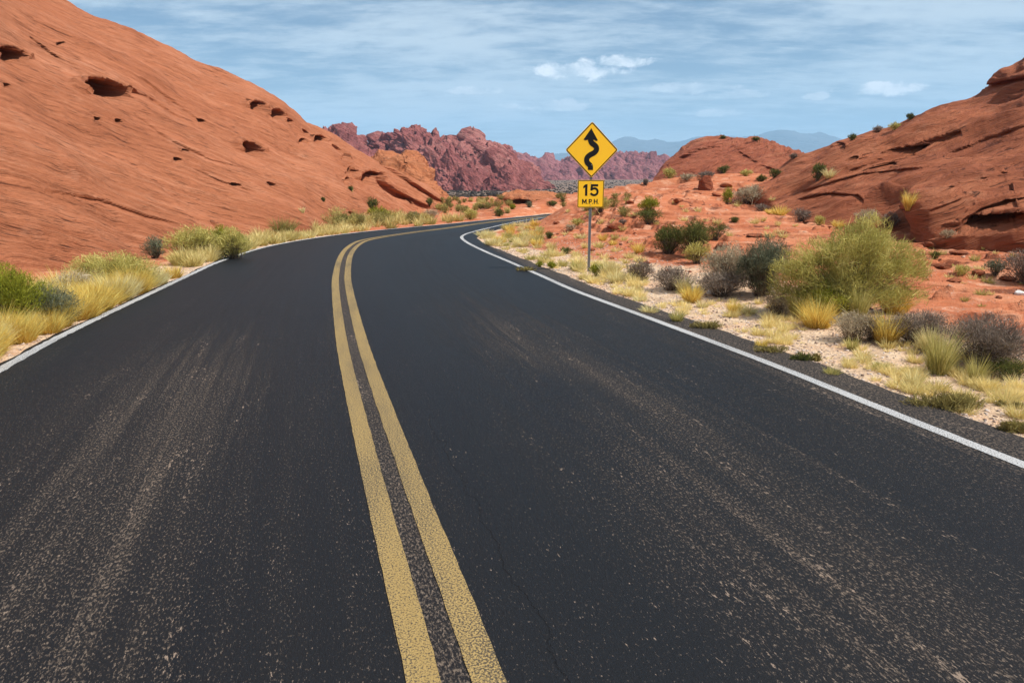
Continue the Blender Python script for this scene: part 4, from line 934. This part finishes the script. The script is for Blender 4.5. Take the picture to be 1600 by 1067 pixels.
strip(30, 19.5, 28.0, (0.8, 2.8), (.4, .75), [.05, .2, .35], None, None, form='shrub', many=True)
strip(60, 24.0, 30.0, (0.12, 5.0), (.3, .55), [.5, .6, .3], None, None, many=True)
# ---- verge grass inside the bend on the right
def region(n, poly, sizes, cols, label, group, form='tuft', dens=1.0, many=False):
    (x0, y0, x1, y1) = poly
    for k in range(n):
        px = x0 + (x1 - x0) * pr.random(); py = y0 + (y1 - y0) * pr.random()
        p, _ = at(px, py); e_ = edge_dist(np.array([[p.x, p.y]]))[0]
        if e_ < 0.10: continue
        h = sizes[0] + (sizes[1] - sizes[0]) * pr.random() ** 1.5; w_ = h * (1.2 + .7 * pr.random()); col = cols[int(pr.random() * len(cols))]
        if many: bulk(col, p, w_, h, max(p.y, 3), form == 'shrub')
        else: put_plant(form, col, p, w_, h, max(p.y, 3), label, group, dens=dens)
region(76, (738, 352, 845, 386), (.18, .36), ['straw', 'lime', 'straw', 'gold'], 'pale yellow grass clump on the inside of the bend', 'pale grass on the inside of the bend', dens=1.3)
region(50, (775, 384, 870, 415), (.12, .26), [.6, .5], None, None, many=True)
region(150, (850, 402, 1010, 470), (.10, .25), [.7, .6, .85], None, None, many=True)
region(130, (1030, 470, 1260, 540), (.05, .17), [.7, .8], None, None, many=True)
region(170, (1290, 540, 1600, 680), (.05, .18), [.7, .8, .6], None, None, many=True)
region(30, (850, 330, 1010, 400), (.10, .24), [.6, .7, .4], None, None, many=True)
region(26, (1010, 300, 1250, 380), (.12, .26), [.6, .7], None, None, many=True)
region(46, (690, 312, 800, 334), (.25, .5), [.0, .2, .45, .1], None, None, form='shrub', many=True)
region(16, (870, 305, 1000, 340), (.25, .45), [.0, .1, .3], None, None, form='shrub', many=True)
region(18, (1450, 380, 1600, 480), (.07, .18), [.6, .3], None, None, many=True)
def verge(line, nrm, n, y0, y1, omax, sizes):      # the stretches of verge beside and behind the camera
    c = np.where((line[:, 1] > y0) & (line[:, 1] < y1))[0]
    for k in range(n):
        i = c[int(pr.random() * len(c))]; p2 = line[i] + nrm[i] * (0.1 + omax * pr.random()); p, _ = drop(p2[0], p2[1])
        h = sizes[0] + (sizes[1] - sizes[0]) * pr.random() ** 2; bulk([.6, .75, .85][k % 3], p, h * 1.5, h, max(math.hypot(p.x, p.y), 4), False)
verge(RE, nR, 90, -5, 3.4, 4.0, (.06, .34)); verge(LE, nL, 80, -5, 5.2, 1.0, (.3, .5))
M_BULK = leaf_mat('mixed_dry_grass', [(0.06, 0.065, 0.02), (0.38, 0.32, 0.11), (0.70, 0.56, 0.27)], 0.3)
V_, F_, A_ = _join(BULK)
tag(_mo('dry_grass', V_, F_, M_BULK, attrs={'tint': A_}), 'short pale grass and brush scattered over both verges and the red slope', 'grass', kind='stuff')

# ---------------------------------------------------------------- stones
ico_v = []; 
def ico():
    t = (1 + 5 ** .5) / 2
    v = np.array([(-1, t, 0), (1, t, 0), (-1, -t, 0), (1, -t, 0), (0, -1, t), (0, 1, t), (0, -1, -t), (0, 1, -t), (t, 0, -1), (t, 0, 1), (-t, 0, -1), (-t, 0, 1)]) / math.sqrt(1 + t * t)
    f = np.array([(0, 11, 5), (0, 5, 1), (0, 1, 7), (0, 7, 10), (0, 10, 11), (1, 5, 9), (5, 11, 4), (11, 10, 2), (10, 7, 6), (7, 1, 8), (3, 9, 4), (3, 4, 2), (3, 2, 6), (3, 6, 8), (3, 8, 9), (4, 9, 5), (2, 4, 11), (6, 2, 10), (8, 6, 7), (9, 8, 1)])
    return v, f
IV, IF = ico()
def sub(v, f):
    m = {}; v = list(map(tuple, v)); nf = []
    def mid(a, b):
        k = (min(a, b), max(a, b))
        if k not in m: q = (np.array(v[a]) + np.array(v[b])); q /= np.linalg.norm(q); v.append(tuple(q)); m[k] = len(v) - 1
        return m[k]
    for a, b, c in f: x, y, z = mid(a, b), mid(b, c), mid(c, a); nf += [(a, x, z), (x, b, y), (z, y, c), (x, y, z)]
    return np.array(v), np.array(nf)
IV2, IF2 = sub(*sub(*ico())); IV3, IF3 = sub(IV2, IF2)
def stones(name, pts, size, mats, label, kindl, r):
    n = len(pts); V = IV[None] * (1 + 0.25 * r.normal(size=(n, 12, 1)))
    sc = size[:, None, None] * np.stack([0.7 + .6 * r.random(n), 0.7 + .6 * r.random(n), 0.35 + .4 * r.random(n)], -1)[:, None, :]
    a = r.random(n) * 6.28; ca, sa = np.cos(a)[:, None], np.sin(a)[:, None]; V = V * sc
    X = V[..., 0] * ca - V[..., 1] * sa; Y = V[..., 0] * sa + V[..., 1] * ca
    V = np.stack([X, Y, V[..., 2]], -1) + pts[:, None, :]
    Fc = (IF[None] + (np.arange(n) * 12)[:, None, None]).reshape(-1, 3)
    o = _mo(name, V.reshape(-1, 3), Fc, mats, attrs={'tint': np.repeat(r.random(n), 12)})
    tag(o, label, kindl, kind='stuff'); return o
def stone_mat(name, stops):
    m, t, b, out = new_mat(name); a = t.add('ShaderNodeAttribute', attribute_name='tint').outputs['Fac']
    c = t.ramp(a, stops); g = t.add('ShaderNodeTexCoord').outputs['Object']
    c = t.mix(t.math('MULTIPLY', t.noise(g, 60, 4, .6), 0.5), c, (0.12, 0.07, 0.05)); t.put(b.inputs['Base Color'], c); b.inputs['Roughness'].default_value = .9
    b.inputs['Specular IOR Level'].default_value = .2
    return m
M_GRAV = stone_mat('gravel_stone', [(0, (.10, .07, .06)), (.25, (.36, .25, .19)), (.55, (.58, .44, .35)), (.8, (.72, .60, .53)), (1, (.85, .78, .70))])
M_RUB = stone_mat('red_rubble_stone', [(0, (.14, .045, .025)), (.4, (.36, .12, .06)), (.75, (.52, .22, .12)), (1, (.66, .40, .27))])
def zgrid(xy):
    z, e = ground_full(xy); return z, e
def scatter(n, xy_fn, emin, emax, r):
    xy = xy_fn(n); z, e = zgrid(xy); k = (e > emin) & (e < emax); return np.c_[xy[k], z[k]], e[k]
rg = np.random.default_rng(21)
def side_pts(line, nrm, n, y1, omax, power=1.6):
    c = np.where((line[:, 1] > 2) & (line[:, 1] < y1) & (line[:, 0] < 5))[0]; i = c[(rg.random(n) ** 1.5 * len(c)).astype(int)]
    o = -0.02 + omax * rg.random(n) ** power
    return line[i] + nrm[i] * o[:, None] + rg.normal(size=(n, 2)) * 0.04
a_, _ = scatter(15000, lambda n: side_pts(RE, nR, n, 19, 2.6), -0.05, 3.5, rg)
b_, _ = scatter(2500, lambda n: side_pts(LE, nL, n, 22, 0.5), -0.04, 3.5, rg)
gp = np.concatenate([a_, b_]); stones('gravel', gp + [0, 0, 0.002], 0.004 + 0.016 * rg.random(len(gp)) ** 3, M_GRAV, 'pinkish gravel strewn along both asphalt edges', 'gravel', rg)
def slope_pts(n):
    d = 7 + 33 * rg.random(n) ** 1.3; x = 1 + rg.random(n) * 0.95 * d - 0.12 * d; return np.c_[x * 1.0, d]
c_, e_ = scatter(9000, slope_pts, 1.6, 90, rg)
cl_ = fbm(np.c_[c_[:, :2] * 0.6, np.zeros(len(c_))], 2) > 0.02; c_ = c_[cl_]
stones('rubble', c_, 0.008 + 0.055 * rg.random(len(c_)) ** 5, M_RUB, 'small red stones strewn over the slope right of the road', 'rubble', rg)
# larger loose rocks are things
ROCKN = [0]
def rock(px, py, wpx, hpx, label, group=None, mat=None, seed=None):
    p, _ = at(px, py); dp = p.y; k = dp / F; w_, h_ = wpx * k, hpx * k; ROCKN[0] += 1
    r = np.random.default_rng(300 + ROCKN[0]); V = IV3.copy()
    for _i in range(9):      # flat broken faces
        n = unit(r.normal(size=3)); d = 0.55 + 0.3 * r.random(); s = V @ n; V = V - np.maximum(s - d, 0)[:, None] * n * 0.85
    V = V * (1 + 0.10 * fbm(V * 1.8 + ROCKN[0] * 3.3, 4))[:, None]; V[:, 2] += bedding(V, (0.1, 0.1, 1), 3.0, 0.06, 2)
    V = V * (w_ * 0.55, w_ * (0.4 + .2 * r.random()), h_ * 0.72); V[:, 2] += h_ * 0.32
    o = _mo('rock', V, IF3, mat or MR, smooth=False, loc=p); o.rotation_euler = (0, 0, r.random() * 6); tag(o, label, 'rock', group); return o
rock(1104, 296, 27, 20, 'dark red broken boulder standing alone on the upper slope below the dome hill', mat=MD)
rock(960, 357, 26, 9, 'flat red rock between the sign post and the dark shrub pair')
rock(1042, 358, 20, 7, 'thin red ledge block under the lime-topped shrub')
for k, (x, y, w_, h_) in enumerate([(1130, 384, 24, 5), (1180, 370, 30, 5), (1090, 352, 16, 4), (1225, 366, 26, 5), (1165, 300, 22, 7), (1135, 292, 18, 6), (1060, 315, 14, 5), (1120, 306, 16, 5), (985, 318, 12, 5), (905, 345, 12, 4), (870, 350, 9, 4), (925, 392, 10, 4), (955, 405, 10, 4), (1010, 412, 12, 4), (1500, 398, 36, 6), (1470, 418, 26, 6), (1530, 428, 24, 7), (1575, 438, 20, 7), (1490, 440, 18, 6), (1415, 378, 30, 7), (1450, 384, 26, 6), (1560, 466, 10, 4)]):
    rock(x, y, w_, h_, 'small flat red rock lying on the slabs right of the road', 'loose flat rocks on the right slope')
M_PALE = stone_mat('pale_stone', [(0, (.62, .60, .58)), (1, (.7, .68, .66))])
rock(1594, 461, 14, 8, 'whitish stone on the red slabs at the right edge of the photo', mat=plain('white_stone', (0.66, 0.62, 0.58), .9, noise_amt=.15))
# crumpled litter
p, _ = at(1117, 460); V = IV2.copy(); V = V * (1 + 0.35 * fbm(V * 2.5 + 9, 3))[:, None] * (0.115, 0.07, 0.05); V[:, 2] = np.maximum(V[:, 2], -0.02) + 0.03
o = _mo('crumpled_paper', V, IF2, plain('white_paper', (0.80, 0.80, 0.82), .7), loc=p); tag(o, 'crumpled white litter lying under the dark twigs of the tan shrub', 'litter')
# ---- shrubs of the far plain, past counting
def tuft_blobs(name, pts, w_, h_, mat, label, cat, r):
    n = len(pts); d = IV[None] * (1 + .3 * r.normal(size=(n, 12, 1))) * np.stack([w_, w_, h_], -1)[:, None, :]
    V = d + pts[:, None, :] + np.stack([0 * w_, 0 * w_, h_ * .5], -1)[:, None, :]
    o = _mo(name, V.reshape(-1, 3), (IF[None] + (np.arange(n) * 12)[:, None, None]).reshape(-1, 3), mat, attrs={'tint': np.repeat(r.random(n), 12)})
    tag(o, label, cat, kind='stuff')
def plain_pts(n):
    d = 88 * (520 / 88) ** rg.random(n); x = (rg.random(n) * 720 - 380) / F * d + (70 / F) * d; return np.c_[x, d]
q_, _ = scatter(9000, plain_pts, 1, 99.5, rg)
rr_ = rg.random(len(q_)); tuft_blobs('desert_scrub', q_, 0.16 + rr_ ** 2 * .34, 0.10 + rr_ ** 2 * .17, leaf_mat('far_scrub_leaf', [(0.03, 0.025, 0.022), (0.045, 0.037, 0.032), (0.07, 0.056, 0.046)], 0.1), 'dark scrub dotted over the flat plain below the jagged ridge', 'scrub', rg)

# ---------------------------------------------------------------- the warning sign
foot, _ = at(919, 424); dps = foot.y * math.cos(PITCH) + (CAMH - foot.z) * math.sin(PITCH)
def sign():
    M_Y = plain('yellow_reflective_sheet', (1.0, 0.56, 0.008), 0.40, noise_amt=0.02, scale=6); M_K = plain('black_sign_ink', (0.006, 0.006, 0.007), 0.6, spec=.2)
    M_P = plain('galvanised_steel', (0.33, 0.34, 0.35), 0.5, metal=0.6, noise_amt=.15, scale=18); M_B = plain('sign_back_aluminium', (0.45, .46, .47), .5, metal=.7)
    root = empty('road_sign', foot); yaw = math.radians(9.0); root.rotation_euler = (0, 0, yaw)
    tag(root, 'yellow diamond winding road sign over a small 15 MPH plate on grey post', 'road sign')
    y = foot.y
    def hz(py):       # height above the foot at the post's distance
        d = ray(919, py); return CAMH + d[2] * (y / d[1]) - foot.z
    k = y / F * 1.005 / math.cos(PITCH) * 1.0
    zc = (hz(191.5) + hz(277)) / 2; hd = (hz(191.5) - hz(277)) / 2      # diamond centre, half diagonal
    zt, zb = hz(281.5), hz(324.5); ps = (zt - zb) / 2; pc = (zt + zb) / 2
    def prism(name, outline, y0, y1, mat, parent, holes=None):
        o2 = np.array(outline, float); n = len(o2)
        import bmesh
        bm = bmesh.new(); f = [bm.verts.new((a, y0, b)) for a, b in o2]; g = [bm.verts.new((a, y1, b)) for a, b in o2]
        bm.faces.new(f); bm.faces.new(g[::-1])
        for i in range(n): bm.faces.new((f[i], g[i], g[(i + 1) % n], f[(i + 1) % n]))
        bmesh.ops.recalc_face_normals(bm, faces=bm.faces); bmesh.ops.triangulate(bm, faces=[q for q in bm.faces if len(q.verts) > 4])
        me = bpy.data.meshes.new(name); bm.to_mesh(me); bm.free(); me.materials.append(mat)
        o = bpy.data.objects.new(name, me); COL.objects.link(o); o.parent = parent; return o
    def rounded(half, rad, rot, cx, cz_, seg=6):
        pts = []
        for q, (sx, sz) in enumerate([(1, 1), (-1, 1), (-1, -1), (1, -1)]):
            for j in range(seg + 1):
                a = q * math.pi / 2 + j / seg * math.pi / 2; pts.append((sx * (half - rad) + math.cos(a) * rad, sz * (half - rad) + math.sin(a) * rad))
        c, s = math.cos(rot), math.sin(rot); return [(cx + a * c - b * s, cz_ + a * s + b * c) for a, b in pts]
    def frame(name, half, rad, wd, rot, cx, cz_, y0, y1, mat, parent):
        A = rounded(half, rad, rot, cx, cz_); B = rounded(half - wd, max(rad - wd, .004), rot, cx, cz_); n = len(A)
        V = [(a, y0, b) for a, b in A] + [(a, y0, b) for a, b in B] + [(a, y1, b) for a, b in A] + [(a, y1, b) for a, b in B]; Fq = []
        for i in range(n):
            j = (i + 1) % n; Fq += [(i, j, n + j, n + i), (2 * n + j, 2 * n + i, i, j)[::-1], (n + i, n + j, 3 * n + j, 3 * n + i)]
        return _mo(name, V, np.array(Fq), mat, parent)
    def stroke(name, pts, wd, y0, y1, mat, parent, caps=None):
        pts = np.array(pts, float); t = np.gradient(pts, axis=0); t = t / np.linalg.norm(t, axis=1)[:, None]; nn = np.c_[-t[:, 1], t[:, 0]] * wd / 2
        out = list(pts + nn) + list((pts - nn)[::-1]); return prism(name, out, y0, y1, mat, parent)
    # diamond: side half-length
    sh = hd / math.sqrt(2) * 1.03
    dy = -0.045
    dia = prism('warning_plate', rounded(sh, 0.035, math.pi / 4 + math.radians(.5), 0.0, zc), dy, dy + .003, M_Y, root)
    frame('border', sh - 0.007, 0.030, 0.017, math.pi / 4 + math.radians(.5), 0, zc, dy - .0015, dy - .0001, M_K, dia)
    u = hd / 165.0        # sighted units of the enlarged photograph
    def S_(x, yy): return ((x - 247) * u, zc + (284 - yy) * u)
    cl = curve([S_(*a) for a in [(238, 212), (238, 228), (246, 243), (263, 255), (275, 268), (276, 285), (262, 301), (238, 313), (220, 328), (215, 345), (221, 362), (236, 376), (241, 388), (241, 405)]], 60)
    stroke('arrow', cl, 33 * u, dy - .0035, dy - .0002, M_K, dia)
    prism('arrow_head', [S_(*a) for a in [(240, 155), (284, 227), (272, 231), (262, 224), (218, 224), (203, 227), (192, 222)]], dy - .0040, dy - .0003, M_K, dia)
    sp_ = prism('speed_plate', rounded(ps, 0.02, 0, 0, pc), dy, dy + .003, M_Y, root)
    frame('border', ps - 0.005, 0.016, 0.011, 0, 0, pc, dy - .0015, dy - .0001, M_K, sp_)
    v = ps / 80.0
    def T_(x, yy): return ((x - 240) * v, pc + (543 - yy) * v)
    y0, y1 = dy - .0016, dy - .0002
    prism('numeral', [T_(*a) for a in [(205, 488), (219, 486), (219, 554), (205, 554), (205, 505), (194, 512), (194, 499)]], y0, y1, M_K, sp_)
    top = [(240, 488), (284, 488), (284, 501), (252, 501), (250, 514)]
    prism('numeral', [T_(*a) for a in [(240, 487), (284, 487), (284, 500), (252, 500), (250, 523), (237, 523)]], y0 - .0004, y1, M_K, sp_)
    stroke('numeral', curve([T_(*a) for a in [(241, 521), (250, 514), (262, 511), (274, 515), (281, 526), (279, 540), (270, 548), (258, 550), (247, 546), (239, 539)]], 40), 13 * v, y0, y1 - .00005, M_K, sp_)
    def seg(a, b, wd=5.6): return stroke('letter', [T_(*a), T_(*b)], wd * v, y0, y1, M_K, sp_)
    def letter(outlines):
        return [prism('letter', [T_(*a) for a in o_], y0, y1, M_K, sp_) for o_ in outlines]
    letter([[(188, 573), (195, 573), (202, 588), (209, 573), (216, 573), (216, 601), (210, 601), (210, 585), (204, 597), (200, 597), (194, 585), (194, 601), (188, 601)]])
    letter([[(219, 597), (223, 597), (223, 601), (219, 601)], [(250, 597), (254, 597), (254, 601), (250, 601)], [(286, 597), (290, 597), (290, 601), (286, 601)]])
    letter([[(229, 573), (235, 573), (235, 601), (229, 601)]]); stroke('letter', curve([T_(*a) for a in [(235.2, 576), (242, 576), (246, 580), (245, 586), (241, 588.5), (235.2, 588.5)]], 20), 5.2 * v, y0, y1, M_K, sp_)
    letter([[(260, 573), (266, 573), (266, 584), (277, 584), (277, 573), (283, 573), (283, 601), (277, 601), (277, 589), (266, 589), (266, 601), (260, 601)]])
    # post: a channel section
    w_ = 0.026; prof = [(-w_, -.0), (-w_ * .72, -.0), (-w_ * .45, .020), (w_ * .45, .020), (w_ * .72, 0), (w_, 0), (w_, .003), (w_ * .78, .003), (w_ * .5, .0235), (-w_ * .5, .0235), (-w_ * .78, .003), (-w_, .003)]
    zt_ = zc + hd * .8; n = len(prof); zs = [-0.35, 0, .5, 1, 1.5, zt_]
    V = [(a, b - .036, z) for z in zs for a, b in prof]; Fq = []
    for j in range(len(zs) - 1):
        for i in range(n): a = j * n + i; b = j * n + (i + 1) % n; Fq.append((a, b, b + n, a + n))
    post = _mo('post', V, np.array(Fq), M_P, root)
    for z in (zc + hd * .55, zc - hd * .55, pc + ps * .8, pc - ps * .8):
        import bmesh
        bm = bmesh.new(); bmesh.ops.create_cone(bm, cap_ends=True, segments=10, radius1=.008, radius2=.007, depth=.006, matrix=Matrix.Translation((0, dy - .004, z)) @ Matrix.Rotation(math.pi / 2, 4, 'X'))
        me = bpy.data.meshes.new('bolt'); bm.to_mesh(me); bm.free(); me.materials.append(M_K if z > zc else M_P); b = bpy.data.objects.new('bolt', me); COL.objects.link(b); b.parent = root
sign()

# ---------------------------------------------------------------- haze
def haze():
    x0, x1, y0, y1, z0, z1 = -8500, 8500, -400, 7600, -80, 640
    V = [(x, y, z) for x in (x0, x1) for y in (y0, y1) for z in (z0, z1)]
    Fq = np.array([(0, 1, 3, 2), (4, 6, 7, 5), (0, 4, 5, 1), (2, 3, 7, 6), (0, 2, 6, 4), (1, 5, 7, 3)])
    m = bpy.data.materials.new('haze_air'); m.use_nodes = True; t = NT(m.node_tree); t.n.clear(); out = t.add('ShaderNodeOutputMaterial')
    v = t.add('ShaderNodeVolumePrincipled'); v.inputs['Color'].default_value = (0.44, 0.73, 1.0, 1); v.inputs['Density'].default_value = 1.9e-4; v.inputs['Anisotropy'].default_value = 0.0
    t.l.new(v.outputs[0], out.inputs['Volume'])
    o = _mo('haze', V, Fq, m); tag(o, 'thin blue air that fades the far mountains', 'haze', kind='stuff')
haze()
